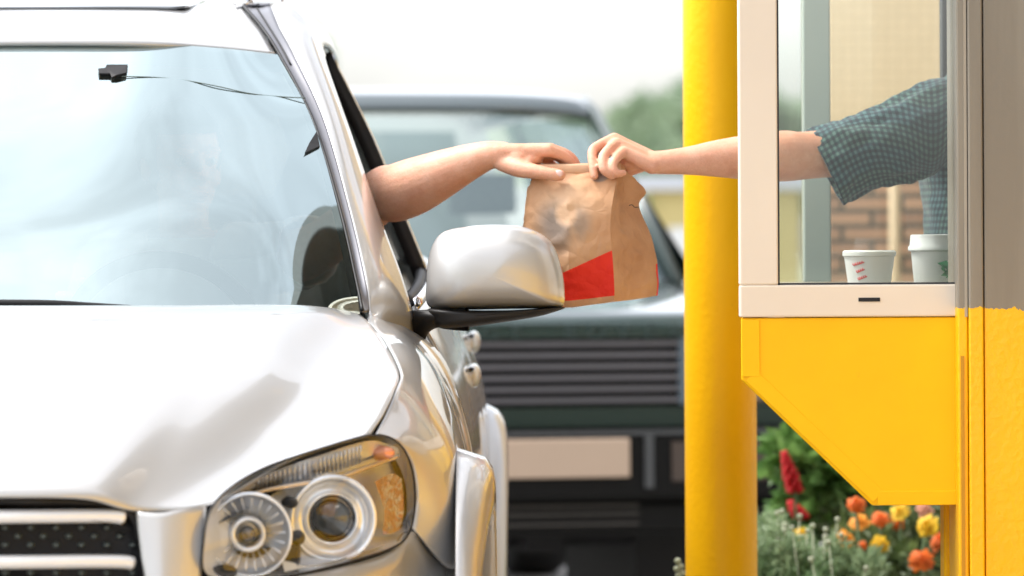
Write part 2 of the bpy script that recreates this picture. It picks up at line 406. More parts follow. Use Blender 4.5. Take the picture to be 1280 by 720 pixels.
def gingham():
    m, nt, out = mat('teal gingham cotton')
    p = N(nt, 'ShaderNodeBsdfPrincipled', Roughness=.9); p.inputs['Sheen Weight'].default_value=.2
    uv = N(nt, 'ShaderNodeUVMap'); sx = N(nt, 'ShaderNodeSeparateXYZ'); L(nt, uv.outputs[0], sx.inputs[0])
    def stripe(sock, w):
        a = N(nt, 'ShaderNodeMath', operation='MULTIPLY'); a.inputs[1].default_value = 1/w; L(nt, sock, a.inputs[0])
        f = N(nt, 'ShaderNodeMath', operation='FRACT'); L(nt, a.outputs[0], f.inputs[0])
        c = N(nt, 'ShaderNodeMath', operation='LESS_THAN'); c.inputs[1].default_value=.5; L(nt, f.outputs[0], c.inputs[0]); return c.outputs[0]
    a = stripe(sx.outputs['X'], .0125); b = stripe(sx.outputs['Y'], .0125)
    c = stripe(sx.outputs['X'], .100)
    s = N(nt, 'ShaderNodeMath', operation='ADD'); L(nt, a, s.inputs[0]); L(nt, b, s.inputs[1])
    h = N(nt, 'ShaderNodeMath', operation='MULTIPLY'); h.inputs[1].default_value=.5; L(nt, s.outputs[0], h.inputs[0])
    r = N(nt, 'ShaderNodeValToRGB'); r.color_ramp.interpolation='CONSTANT'
    r.color_ramp.elements[0].position=0; r.color_ramp.elements[0].color=(.012,.022,.035,1)
    e = r.color_ramp.elements.new(.3); e.color=(.022,.066,.070,1)
    r.color_ramp.elements[-1].position=.8; r.color_ramp.elements[-1].color=(.085,.175,.155,1)
    L(nt, h.outputs[0], r.inputs[0])
    mx = N(nt, 'ShaderNodeMixRGB', blend_type='MULTIPLY'); mx.inputs[2].default_value=(.85,.92,1.1,1)
    L(nt, c, mx.inputs[0]); L(nt, r.outputs[0], mx.inputs[1]); L(nt, mx.outputs[0], p.inputs['Base Color'])
    tc = N(nt, 'ShaderNodeTexCoord'); n = N(nt, 'ShaderNodeTexNoise', Scale=14.0, Detail=4.0); L(nt, tc.outputs['Object'], n.inputs['Vector'])
    bp = N(nt, 'ShaderNodeBump', Strength=.3, Distance=.02); L(nt, n.outputs['Fac'], bp.inputs['Height']); L(nt, bp.outputs[0], p.inputs['Normal'])
    L(nt, p.outputs[0], out.inputs[0])
    return m
M['gingham'] = gingham()
def leafmat(name, c1, c2, rough=.5, sub=.0):
    m, nt, out = mat(name)
    p = N(nt, 'ShaderNodeBsdfPrincipled', Roughness=rough)
    g = N(nt, 'ShaderNodeTexCoord'); n = N(nt, 'ShaderNodeTexNoise', Scale=9.0, Detail=3.0); L(nt, g.outputs['Object'], n.inputs['Vector'])
    r = N(nt, 'ShaderNodeValToRGB'); r.color_ramp.elements[0].position=.35; r.color_ramp.elements[0].color=(*c1,1)
    r.color_ramp.elements[1].position=.65; r.color_ramp.elements[1].color=(*c2,1); L(nt, n.outputs['Fac'], r.inputs[0])
    L(nt, r.outputs[0], p.inputs['Base Color'])
    t = N(nt, 'ShaderNodeBsdfTranslucent'); L(nt, r.outputs[0], t.inputs[0])
    mx = N(nt, 'ShaderNodeMixShader'); mx.inputs[0].default_value=.35
    L(nt, p.outputs[0], mx.inputs[1]); L(nt, t.outputs[0], mx.inputs[2]); L(nt, mx.outputs[0], out.inputs[0])
    return m
M['leaf'] = leafmat('green leaves', (.07,.17,.04), (.20,.34,.09))
M['leaf_dark'] = leafmat('dark foliage', (.045,.075,.025), (.12,.15,.05))
M['leaf_grey'] = leafmat('silver grey foliage', (.17,.28,.13), (.40,.50,.30))
M['hazed_tree_leaf'] = leafmat('tree leaves with haze in the colour', (.22,.30,.19), (.34,.42,.28))  # leaf colour lightened to stand in for distance haze
M['bark'] = prin('bark', (.10,.075,.055), rough=.95, bump=.6, bump_scale=30, bump_dist=.01)
M['stem'] = prin('stem', (.08,.14,.05), rough=.7)
for nm, c in (('orange', (.90,.20,.015)), ('yellow', (.92,.62,.02)), ('amberfl', (.92,.40,.03)), ('red', (.70,.015,.02)), ('peach', (.85,.45,.3)), ('white', (.62,.66,.5))):
    M['fl_'+nm] = leafmat(nm+' petals', tuple(x*.8 for x in c), c, .6)
# =================================================================== FRONT CAR
car = empty('silver_suv', (CX, 9.2, 0), 'silver off-road car with its window down at the takeaway window, driver inside', 'car')
# ---- bonnet
back = [C(0,8.10,1.119),C(.18,8.11,1.119),C(.36,8.15,1.119),C(.48,8.21,1.120),C(.56,8.28,1.118),C(.62,8.36,1.113),K(440,388,8.44)]
front = [C(0,7.11,.853),C(.15,7.115,.852),C(.29,7.14,.848),K(172,637,7.19),K(262,628,7.27),K(360,575,7.42),K(462,542,7.55)]
seam = [K(462,542,7.55),K(480,515,7.66),K(494,485,7.78),K(498,464,7.92),K(478,424,8.18),K(458,400,8.34),K(440,388,8.44)]
NU_,NV_=61,71
Fc=cr(front,NU_); Bc=cr(back,NU_)
tt=np.linspace(0,1,NV_)
seamd=cr(seam,NV_)
cy_=7.11+(8.10-7.11)*tt
cz_=np.array([_z for _z in np.interp(tt,np.linspace(0,1,201),cr([[0,0,.853],[0,.10,.885],[0,.25,.932],[0,.45,.992],[0,.68,1.052],[0,.86,1.093],[0,1,1.119]],201)[:,2])])
Cc=np.stack([np.full(NV_,CX),cy_,cz_],1)
HG=np.zeros((NV_,NU_,3))
for i in range(NV_):
    for j in range(NU_):
        t=tt[i]; q=j/(NU_-1)
        p=(1-t)*Fc[j]+t*Bc[j]+(1-q)*Cc[i]+q*seamd[i]-((1-t)*(1-q)*Fc[0]+(1-t)*q*Fc[-1]+t*(1-q)*Bc[0]+t*q*Bc[-1])
        s0=.50+.34*t; rise=1/(1+math.exp((q-s0)/.050))
        fade=(math.sin(math.pi*min(1,t*1.0)**.85))**.55 if 0<t<1 else 0
        p=p+np.array([0,0,.044*rise*fade*(1-.0*q)-.006*fade*math.sin(math.pi*q)])
        HG[i,j]=p
HGf=np.concatenate([mirx(HG[:,:0:-1]) ,HG],axis=1) if False else None
def mirx0(A):
    B=A.copy(); B[...,0]=2*CX-B[...,0]; return B
HG=np.concatenate([mirx0(HG[:,:0:-1]),HG],axis=1)
hood = surf('hood', HG, M['silver'], car, (0,-.3,1), .005)
# ---- side shape: half width as a function of (Y, z)
YS = [7.20,7.33,7.45,7.60,7.75,7.92,8.30,8.72,9.30,9.85,10.60,11.20,11.45]
ZS = [.22,.45,.65,.80,.90,.98,1.05,1.10,1.17,1.20]
XT = [
 [.46,.58,.67,.755,.812,.838,.838,.842,.845,.848,.850,.82,.74],
 [.47,.60,.70,.772,.836,.855,.862,.864,.868,.870,.872,.84,.76],
 [.47,.60,.70,.768,.836,.856,.864,.866,.872,.875,.877,.84,.76],
 [.46,.59,.69,.760,.828,.850,.860,.862,.872,.876,.877,.84,.76],
 [.44,.57,.67,.735,.796,.828,.842,.846,.860,.866,.868,.83,.75],
 [.42,.55,.64,.700,.748,.780,.805,.820,.838,.848,.850,.81,.73],
 [.40,.53,.62,.670,.705,.735,.765,.788,.810,.822,.824,.79,.71],
 [.38,.51,.60,.640,.670,.690,.712,.758,.785,.796,.798,.77,.69],
 [.36,.49,.58,.610,.640,.660,.690,.735,.752,.762,.765,.74,.66],
 [.35,.48,.57,.600,.630,.650,.680,.725,.742,.752,.755,.73,.65]]
XT = np.array(XT)
def _cr1(xs, ys, x):
    xs = list(xs); i = max(0, min(len(xs)-2, int(np.searchsorted(xs, x))-1))
    t = (x-xs[i])/(xs[i+1]-xs[i]); t = max(0,min(1,t))
    m = lambda k: (ys[min(k+1,len(xs)-1)]-ys[max(k-1,0)])/(xs[min(k+1,len(xs)-1)]-xs[max(k-1,0)])
    h = xs[i+1]-xs[i]
    return (2*t**3-3*t*t+1)*ys[i]+(t**3-2*t*t+t)*h*m(i)+(-2*t**3+3*t*t)*ys[i+1]+(t**3-t*t)*h*m(i+1)
def x_side(Y, z): return _cr1(ZS, [_cr1(YS, XT[k], Y) for k in range(len(ZS))], z)
def x_up(Y, z):
    return _cr1([1.10,1.156,1.3,1.45,1.62],[.775,.757,.70,.64,.556], z) + _cr1([8.5,8.9,9.4,10,10.8,11.3],[-.035,-.015,0,0,-.02,-.06], Y)
def belt(Y): return float(np.interp(Y,[8.5,8.66,9.85,10.6,11.4],[1.105,1.112,1.168,1.19,1.20]))
def arch(Y, Yc, R=.42, zc=.38):
    d = R*R-(Y-Yc)**2
    return zc + math.sqrt(d) if d > 0 else 0
def side_grid(y0, y1, top, bot, nu=28, nv=26, off=0):
    A = np.zeros((nv,nu,3))
    for j in range(nu):
        Y = y0+(y1-y0)*j/(nu-1); zt = top(Y); zb = bot(Y)
        for i in range(nv):
            z = zt+(zb-zt)*i/(nv-1)
            A[i,j] = C(x_side(Y,z)+off, Y, z)
    return smooth_grid(A, 14)
# ---- fender (front wing)
HO = [(256,716,7.22),(254,680,7.21),(262,640,7.24),(285,612,7.29),(330,585,7.37),(400,561,7.46),(465,544,7.55),(497,553,7.61),(513,580,7.65),(519,620,7.67),(513,662,7.66),(492,684,7.57),(430,704,7.42),(350,722,7.31),(290,728,7.25)]
HOP = [K(*h) for h in HO]
def lerp(a,b,t): return tuple(a[i]+(b[i]-a[i])*t for i in range(3))
ftop = [K(466,543,7.56),K(484,515,7.68),K(497,485,7.79),K(501,464,7.93),K(481,424,8.18),K(461,400,8.35),K(452,390,8.45)]
# rows run from the seam outwards; columns from the headlight back to the door
stY = [7.66,7.74,7.84,7.96,8.18,8.40,8.69]
fr = []
tops = ftop
hl_edge = cr([K(470,543,7.57),K(500,553,7.63),K(516,580,7.67),K(521,620,7.69),K(516,660,7.67)], 9)
def fender_bot(Y): return max(arch(Y,8.03), .36 if Y > 8.43 else .70)
cols = []
for k,Y in enumerate(stY):
    top = tops[k] if k < 6 else K(470,388,8.52)
    bz = [.985,.955,.925,.89,.845,.79]
    if k == 0:
        col = [tuple(hl_edge[q]) for q in (0,1,2,4,6,7,8)]
    else:
        zt = top[2]; zb = fender_bot(Y)
        col = [top]
        x0 = top[0]-CX; 
        for q in range(1,7):
            z = zt+(zb-zt)*[0,.10,.24,.42,.6,.8,1][q]
            xs = x_side(Y,z)
            col.append(C(max(xs, x0+.0), Y + (0), z))
    cols.append(col)
Af = smooth_grid(patch(cols, 40, 60), 60)      # rows = along Y
both('fender', Af, M['silver'], car, (1,-.2,.3), .005)
# cowl corner that links the wing top, pillar foot and door
cc = [[K(449,397,8.36),K(463,401,8.40),K(484,406,8.52),K(515,414,8.67)],
      [K(441,386,8.46),K(452,389,8.47),K(468,391,8.53),K(500,391,8.66)],
      [K(444,383,8.50),K(460,380,8.52),K(482,382,8.58),K(508,388,8.68)]]
cc=[[(p[0],p[1]+.006,p[2]-.012) for p in r] for r in cc]
both('cowl_corner', patch(cc,16,14), M['silver'], car, (.3,-.4,1), .006)
# ---- nose panel between grille and headlight, bumper
nose = []
for i in range(5):
    t = i/4
    nose.append([K(170+8*t+6*t*t, 639+ 100*t, 7.19-.02*t), K(200+4*t,641+100*t,7.19-.025*t), K(228+2*t,636+104*t,7.205-.02*t), K(258-8*t,632+ 108*t,7.245-.035*t)])
both('nose_panel', patch(nose,16,16), M['silver'], car, (0,-1,0), .006)
btop = [C(0,7.07,.60),C(.18,7.075,.60),C(.33,7.11,.62),K(187,742,7.17),K(255,744,7.21),K(300,731,7.26),K(352,724,7.31),K(430,708,7.42),K(492,688,7.58),K(516,664,7.67),K(588,698,7.86)]
rowsb = [btop]
for (z,out) in ((.60,.025),(.50,.03),(.40,.015),(.30,-.02),(.22,-.08)):
    r = []
    for p in btop:
        x = p[0]-CX; Y = p[1]
        r.append((CX + x + out*.3*(x/.85) , Y - out, min(z, p[2]-.005)))
    rowsb.append(r)
surf('front_bumper', patch(symm(rowsb), 90, 24), M['silver'], car, (0,-1,0), .008)
q = MB(); q.box(CX-.42,CX+.42,7.01,7.03,.33,.47); q.build('lower_intake', M['black_trim'], car)
# corner wedge between headlight, bumper line and wheel arch
wd = [[K(510,650,7.68),K(530,664,7.74),K(556,676,7.80),K(592,688,7.90)],[K(512,690,7.66),K(532,700,7.715),K(558,712,7.77),K(592,725,7.86)],[K(512,760,7.65),K(532,765,7.70),K(558,770,7.76),K(592,775,7.84)]]
both('bumper_corner', patch(wd,20,16), M['silver'], car, (.5,-1,0), .004)
M['barsatin'] = prin('bright grille bar', (.86,.86,.86), rough=.3, metal=.35, coat=.6)
# ---- grille
gr = MB()
def gpt(px,py): # the grille face curves back slightly towards its ends
    return K(px,py,7.10+.00000068*max(0,px+180)**2)
gx0 = 2*CX
# backing and mesh
back_o = []
def mirror_pt(p): return (2*CX-p[0],p[1],p[2])
gl = [gpt(0,617),gpt(70,618),gpt(120,620),gpt(150,626),gpt(168,642),gpt(178,680),gpt(184,720),gpt(180,790)]
mid_top = C(0,7.12,.853)
outl = [C(0,7.12,.8515)]+gl+[C(.30,7.13,.60),C(0,7.10,.59)]
full = outl + [mirror_pt(p) for p in reversed(outl[1:-1])]
vs = [(p[0],p[1]+.045,p[2]) for p in full]
grille = obj('grille', vs, [tuple(range(len(vs)))], M['dark'], car, False)
fr_ = MB()
path = outl[1:-1]; pathf = [mirror_pt(p) for p in reversed(path)] + path
fr_.tube([tuple(p) for p in cr(np.array([ (a[0],a[1]+.022,a[2]-.011) for a in pathf]), 80)], [(.006,.008)]*80, 8)
fr_.build('grille_frame', M['black_trim'], grille, True)
for (ya,yb,xe) in ((637,655,160),(694,712,172),(751,769,180)):
    pts = []
    ym = (ya+yb)/2; h = (yb-ya)/2*7.13/F
    right = [gpt(-100,ym+1),gpt(0,ym+.5),gpt(60,ym),gpt(110,ym-.5),gpt(xe-18,ym),gpt(xe-4,ym+3)]
    right = [(p[0],p[1]+.012,p[2]) for p in right]
    allp = [mirror_pt(p) for p in reversed(right)] + right
    P_ = cr(allp, 40)
    b_ = MB(); hr = [(.010 if 0<i<39 else .004, h if 0<i<39 else h*.5) for i in range(40)]
    b_.tube(P_.tolist(), hr, 12); b_.build('grille_bar', M['barsatin'], grille, True)
mesh_ = MB(); mesh_.add([(v[0],v[1]-.004,v[2]) for v in vs],[tuple(range(len(vs)))])
for rr,yc in enumerate((661,672,683,718,729,740,776,788)):
    for kx in range(-15,6):
        px = 3+kx*32 + (16 if rr in (1,4,7) else 0)
        if px > 168 + (4 if yc>700 else 0): continue
        p = gpt(px,yc); 
        for pp in ((p,mirror_pt(p)) if px>-164 else (p,)):
            mesh_.tube([(pp[0],pp[1]+.0405,pp[2]),(pp[0],pp[1]+.034,pp[2])],[(.0068,.005),(.004,.003)],8)
for kx in range(-29,30): pass
def studmat():
    m,nt,out=mat('dark mesh with lighter studs'); p=N(nt,'ShaderNodeBsdfPrincipled',Roughness=.45); g=N(nt,'ShaderNodeNewGeometry'); sx=N(nt,'ShaderNodeSeparateXYZ'); L(nt,g.outputs['Position'],sx.inputs[0])
    r=N(nt,'ShaderNodeValToRGB'); r.color_ramp.interpolation='CONSTANT'; r.color_ramp.elements[0].color=(.09,.11,.10,1); r.color_ramp.elements[1].position=.5; r.color_ramp.elements[1].color=(.008,.009,.010,1)
    p.inputs['Base Color'].default_value=(.055,.068,.062,1); L(nt,p.outputs[0],out.inputs[0]); return m
sm_ = mesh_.build('grille_mesh', [M['dark'],studmat()], grille, False)
for p_ in sm_.data.polygons[1:]: p_.material_index=1
bd = MB(); bd.lathe((CX,7.115,.76),[(.0,-.02),(.045,-.02),(.052,-.012),(.052,0),(.046,.0)],40,(0,-1,0))
for i,v in enumerate(bd.v): bd.v[i] = (CX+(v[0]-CX)*1.35, v[1], v[2])
bd.build('badge', M['chrome'], grille, True)
# ---- headlights
def headlight(mir):
    T = (lambda p: mirror_pt(p)) if mir else (lambda p: tuple(p))
    ctr = K(392,640,7.40)
    H = [T(h) for h in HOP]
    if mir: H = H[::-1]
    # housing bowl
    A = fan(H, T(ctr), lambda s: -.095*(1-s**9)+.0, 80, 20)
    hs = surf('headlight', A, prin('headlight housing', (.80,.80,.81), rough=.35, metal=.08, noise_scale=9, noise_amt=.3), car, (0,-1,0), 0, wrap=True)
    sgn = -1 if mir else 1
    def lamp(px,py,Y,R,prof_,name,m_,n=40,tilt=.16):
        m = MB(); c = T(K(px,py,Y)); ax = (tilt*sgn,-1,0)
        m.lathe(c,[(r*R,h) for r,h in prof_],n,ax); return m.build(name, m_, hs, True)
    s1 = .0012
    R1 = 52*7.31/F
    lamp(311,668,7.325,R1,[(1.04,.012),(1.0,.026),(.95,.022),(.93,.0)],'lamp_bezel',M['lampchrome'])
    lamp(311,668,7.325,R1,[(.94,.012),(.86,-.004),(.62,-.024),(.42,-.034),(.26,-.038)],'reflector',M['ribbed'])
    # ribs inside the reflector
    rb = MB(); c = Vector(T(K(311,668,7.32)))
    for i in range(22):
        w = 2*math.pi*i/22 + .05
        d = Vector((math.cos(w),0,math.sin(w)))
        rb.tube([c+d*R1*.40+Vector((0,.022,0)), c+d*R1*.88+Vector((0,-.004,0))],[.0010,.0018],6)
    rb.build('reflector_rib', M['ribbed'], hs, True)
    lamp(311,668,7.325,R1,[(.46,-.028),(.44,-.006),(.38,.0),(.30,-.006),(.28,-.02)],'bulb_shroud',M['lampchrome'])
    lamp(311,668,7.325,R1,[(.20,-.03),(.19,-.004),(.12,.004),(.0,.006)],'bulb',prin('frosted bulb cap', (.16,.15,.14), rough=.2, metal=.7))
    R2 = 55*7.44/F
    lamp(414,648,7.475,R2,[(1.02,.015),(.98,.03),(.90,.026),(.80,.012),(.66,.004),(.62,.012),(.56,.014),(.52,.006)],'lamp_bezel',M['lampchrome'])
    lamp(414,648,7.475,R2,[(.54,-.02),(.53,.01),(.49,.012),(.47,.0)],'projector_ring',M['dark'])
    lm = MB(); lm.ell(T(K(414,648,7.475)), R2*.46,.02,R2*.46)
    lm.build('projector_lens', prin('dark projector lens', (.03,.04,.045), rough=.03, coat=1), hs, True)
    # inner trims
    tr = MB()
    strip = [T(K(*a)) for a in ((281,632,7.33),(320,616,7.385),(370,606,7.43),(420,598,7.48),(462,583,7.54),(498,570,7.60))]
    tr.tube([tuple(p) for p in cr(strip,30)],[(.004,.004)]*30,8)
    tr.build('trim_strip', prin('amber tinted chrome', (.70,.58,.45), rough=.25, metal=.7), hs, True)
    # upper indicator band
    up = [[T(K(*a)) for a in ((286,618,7.31),(330,594,7.37),(400,569,7.46),(462,551,7.55),(497,560,7.61))],
          [T(K(*a)) for a in ((284,630,7.355),(325,612,7.40),(400,597,7.48),(460,580,7.56),(500,568,7.625))]]
    surf('indicator_band', patch(up,40,6), M['ribbed'], hs, (0,-1,.5), 0)
    ib = MB()
    for i in range(26):
        t = .22+.5*i/26
        a = Vector(cr(up[0],101)[int(t*100)]); b = Vector(cr(up[1],101)[int(t*100)])
        ib.tube([a.lerp(b,.15)+Vector((0,-.003,0)), a.lerp(b,.9)+Vector((0,-.003,0))],.0012,5)
    ib.build('indicator_rib', M['clear'] if False else M['satin_chrome'], hs, True)
    gl_ = MB(); gl_.ell(T(K(476,566,7.575)),.022,.012,.012); gl_.build('indicator_bulb', prin('orange bulb', (.85,.35,.2), rough=.15, metal=.5), hs, True)
    # side amber reflector
    ar = [[T(K(*a)) for a in ((468,602,7.565),(490,592,7.61),(502,598,7.64))],
          [T(K(*a)) for a in ((480,636,7.585),(494,636,7.63),(505,636,7.65))],
          [T(K(*a)) for a in ((478,668,7.57),(490,667,7.60),(500,662,7.635))]]
    surf('side_reflector', patch(ar,16,16), M['amber'], hs, (.5,-1,0), 0)
    # small dark gaps and bracket shapes
    br_ = MB()
    for q_,r_ in ((T(K(362,628,7.42)),(.013,.01,.010)),(T(K(372,672,7.40)),(.012,.01,.012)),(T(K(280,715,7.27)),(.02,.01,.012))):
        b2_=MB(); b2_.ell(q_,*r_); b2_.build('housing_recess', M['dark'], hs, True)
    lb = [[T(K(*a)) for a in ((352,700,7.33),(400,708,7.39),(470,688,7.54))],[T(K(*a)) for a in ((356,715,7.325),(420,700,7.42),(484,680,7.565))]]
    surf('lower_reflector', patch(lb,16,5), M['lampchrome'], hs, (0,-1,.4), 0)
    # black seal + clear lens
    e = MB(); O = cr(H,120,closed=True); e.tube(np.concatenate([O,O[:1]]).tolist(), .0017, 6, cap=False); e.build('lens_seal', M['rubber'], hs, True)
    A = fan(H, T(ctr), lambda s: .042*(1-s**2.6), 96, 18)
    surf('lens', A, M['clear'], hs, (0,-1,0), 0, wrap=True)
headlight(False); headlight(True)
# ---- doors, quarter panel, wheels
gap = .004
for nm,y0,y1,bot in (('front_door',8.70,9.868,lambda Y:.36),('rear_door',9.876,10.56,lambda Y:max(.36,arch(Y,10.58)+.0)),('rear_quarter',10.568,11.42,lambda Y:max(.36,arch(Y,10.58)))):
    both(nm, side_grid(y0+gap*0,y1,belt,bot,30,30), M['silver'], car, (1,0,.2), .006)
both('sill', side_grid(8.36,10.15,lambda Y:.352,lambda Y:.22,20,6,off=-.01), M['black_trim'], car, (1,0,0), .006)
for sd in (1,-1):
    for (Yc,px,py) in ((9.72,592,470),(10.5,592,428)):
        p = K(px,py,Yc); x = p[0]-CX; z = p[2]
        m = MB(); r_ = [(.010,.018),(.015,.025),(.016,.026),(.015,.025),(.010,.018)]
        m.tube([C(sd*(x-.012),Yc-.10,z),C(sd*(x-.001),Yc-.085,z),C(sd*(x+.002),Yc,z+.002),C(sd*(x-.001),Yc+.085,z+.002),C(sd*(x-.012),Yc+.10,z+.002)], r_, 14, up=(0,0,1))
        o = m.build('door_handle', M['silver'], car, True); mod_sub(o,1)
        lk = MB(); lk.ell(C(sd*(x-.004),Yc-.100,z+.016),.006,.006,.004); lk.build('lock', M['dark'], o, True)
        if False: lk.lathe(C(sd*(x+.004),Yc-.101,z+.012),[(0,.004),(.0035,.0035),(.004,0)],14,(sd*.5,-1,.3))
# wheel arch lips
def arch_lip(Yc, out=.036):
    for sd in (1,-1):
        secs = []
        for k in range(41):
            w = math.pi*(-.12 + 1.24*k/40)
            ring = []
            for (dr,do) in ((-.012,-.02),(-.012,out-.012),(-.006,out-.003),(.006,out),(.030,out-.001),(.050,out-.005),(.066,out-.016),(.080,None)):
                R = .42+dr; Y = Yc - R*math.cos(w); z = .38 + R*math.sin(w)
                zz = max(.24,min(1.0,z)); xb = max(x_side(max(7.72,min(11.2,Y)), zz), .845)
                xs_ = x_side(max(7.55,min(11.3,Y)), zz)
                xb = .838+.11*(max(7.70,min(Y,7.94))-7.73) if Y<9 else max(xs_,.845)
                ring.append(C(sd*(xb+do if do is not None else max(xs_-.008,.836) if Y<9 else xs_-.008), Y, z))
            secs.append(ring)
        A = np.array(secs); surf('wheel_arch', A, M['silver'], car, (sd*1,0,.2), .004)
arch_lip(8.03); arch_lip(10.58)
def wheel(x, Yc, sd):
    m = MB(); c = C(x,Yc,.36)
    m.lathe(c,[(.235,-.10),(.34,-.105),(.358,-.07),(.36,0),(.358,.07),(.34,.105),(.235,.10)],48,(sd,0,0))
    w = m.build('wheel', M['tyre'], car, True)
    r = MB(); r.lathe(c,[(.236,-.1),(.225,.0),(.225,.07),(.237,.098)],48,(sd,0,0))
    for k in range(5):
        a = 2*math.pi*k/5; d = Vector((0,math.cos(a),math.sin(a)))
        r.obox(Vector(c)+d*.13+Vector((sd*.065,0,0)), Vector((sd*.015,0,0)), d*.10, d.cross(Vector((1,0,0)))*.03)
    r.lathe(c,[(.05,.05),(.05,.085),(.0,.09)],24,(sd,0,0)); r.build('rim', M['rim'], w, False, sharp=30)
for Yc in (8.03,10.58):
    for sd in (1,-1): wheel(sd*.755,Yc,sd)
# dark underbody and engine bay
m = MB(); m.box(CX-.60,CX+.60,7.35,8.2,.25,.76); m.box(CX-.66,CX+.66,7.6,8.3,.60,.80); m.box(CX-.80,CX+.80,8.4,10.1,.24,.34); m.box(CX-.6,CX+.6,10.1,11.3,.28,.7)
m.build('underbody', M['dark'], car)
# inner skin just below bonnet and wing (fills the shut lines with dark)
Ai = HG[::3,::3].copy(); Ai[...,2] -= .035; Ai[...,1] += .02
Ai[...,0] = CX + (Ai[...,0]-CX)*1.02
surf('inner_bonnet_frame', Ai, M['dark'], car, (0,0,1), 0)
Bi = Af.copy(); Bi[...,0] -= .03; Bi[...,2] -= .01; both('inner_wing', Bi, M['dark'], car, (1,0,0), 0)
# ---- windshield
WT = [C(0,9.02,1.611),C(.22,9.028,1.609),C(.38,9.06,1.600),K(347,68,9.12)]
W1 = [C(0,8.75,1.455),C(.24,8.762,1.453),C(.42,8.81,1.448),K(390,150,8.90)]
W2 = [C(0,8.47,1.285),C(.26,8.485,1.284),C(.47,8.54,1.280),K(423,262,8.65)]
W3 = [C(0,8.275,1.155),C(.27,8.29,1.155),C(.50,8.355,1.150),K(443,350,8.475)]
WB = [C(0,8.20,1.105),C(.27,8.215,1.105),C(.52,8.29,1.102),K(450,392,8.41)]
WS = patch(symm([WT,W1,W2,W3,WB]), 81, 61)
ws = surf('windshield', WS, M['windshield'], car, (0,-1,1), 0)
Fz = WS.copy(); Fz[...,1] += .005; Fz[...,2] -= .003
def fritmask(i,j):
    v = i/60; u = j/80; e = min(u,1-u)
    return v < .055 or v > .925 or e < .022+.0*v
surf('glass_border', Fz, M['frit'], ws, (0,-1,1), 0, mask=fritmask)
# cowl + wipers
cw = [[C(0,8.19,1.100),C(.27,8.205,1.100),C(.52,8.28,1.097),C(.66,8.42,1.088)],[C(0,8.02,1.092),C(.27,8.04,1.092),C(.5,8.14,1.088),C(.62,8.34,1.085)]]
surf('cowl', patch(symm(cw),40,4), M['black_trim'], car, (0,0,1), 0)
wp = MB(); w_ = cr([K(-120,376,8.16),K(-20,379,8.165),K(60,380,8.17),K(110,383,8.18),K(190,388,8.20)],24)
wp.tube(w_.tolist(),[(.006,.007)]*24,8); wp.build('wiper', M['black_trim'], car, True)
wp = MB(); w_ = cr([C(-.62,8.35,1.13),C(-.45,8.24,1.135),C(-.2,8.18,1.133)],16)
wp.tube(w_.tolist(),[(.006,.007)]*16,8); wp.build('wiper', M['black_trim'], car, True)
# ---- pillars and roof
edge = [K(453,388,8.42),K(445,350,8.485),K(425,262,8.66),K(391,150,8.91),K(349,68,9.13),K(327,34,9.25),K(305,8,9.42),C(.40,9.8,1.712),C(.40,10.6,1.715),C(.40,11.2,1.69)]
trim_in = [K(462,388,8.45),K(457,350,8.49),K(437,262,8.67),K(405,150,8.92),K(368,70,9.12),K(350,36,9.25),K(338,8,9.4),C(.43,9.8,1.715),C(.43,10.6,1.72),C(.42,11.2,1.69)]
tm = [lerp(edge[i],trim_in[i],.5) for i in range(10)]
tm2 = [(p[0],p[1],p[2]-.004) for p in tm]
both('pillar_trim', patch([edge,tm2,trim_in],90,7), M['grey_trim'], car, (0,-.6,1), .004)
for sd in (0,1):
    m = MB(); e = cr(edge,90); 
    if sd: e = mirx(e)
    m.tube((e+np.array([0,-.002,.001])).tolist(), .0032, 6); m.build('windshield_seal', M['rubber'], car, True)
    m = MB(); e = cr(tm2,90)[38:]
    if sd: e = mirx(e)
    m.tube((e+np.array([0,-.001,.0])).tolist(), .0022, 6); m.build('roof_seal', M['rubber'], car, True)
st = [
 [K(463,402,8.41),K(478,407,8.46),K(497,412,8.57),K(517,416,8.67)],
 [K(461,396,8.425),K(479,395,8.48),K(499,399,8.57),K(516,403,8.665)],
 [K(462,388,8.45),K(480,382,8.50),K(500,385,8.58),K(515,389,8.66)],
 [K(457,350,8.49),K(474,346,8.53),K(491,345,8.60),K(503,346,8.69)],
 [K(437,262,8.67),K(448,258,8.70),K(462,259,8.76),K(472,262,8.84)],
 [K(405,150,8.92),K(416,146,8.94),K(430,152,8.99),K(439,166,9.06)],
 [K(368,70,9.12),K(381,58,9.15),K(398,64,9.20),K(410,84,9.28)],
 [K(350,36,9.25),K(370,28,9.28),K(393,38,9.33),K(407,68,9.38)],
 [K(338,8,9.40),K(360,3,9.42),K(389,26,9.45),K(405,58,9.50)],
 [C(.43,9.8,1.715),C(.48,9.8,1.712),C(.540,9.8,1.680),C(.566,9.8,1.630)],
 [C(.43,10.6,1.72),C(.47,10.6,1.712),C(.530,10.6,1.678),C(.550,10.6,1.628)],
 [C(.42,11.2,1.69),C(.45,11.2,1.68),C(.50,11.2,1.645),C(.52,11.2,1.60)]]
As = patch(st, 14, 110)
both('side_pillar', As, M['silver'], car, (.6,-.5,.6), .012)
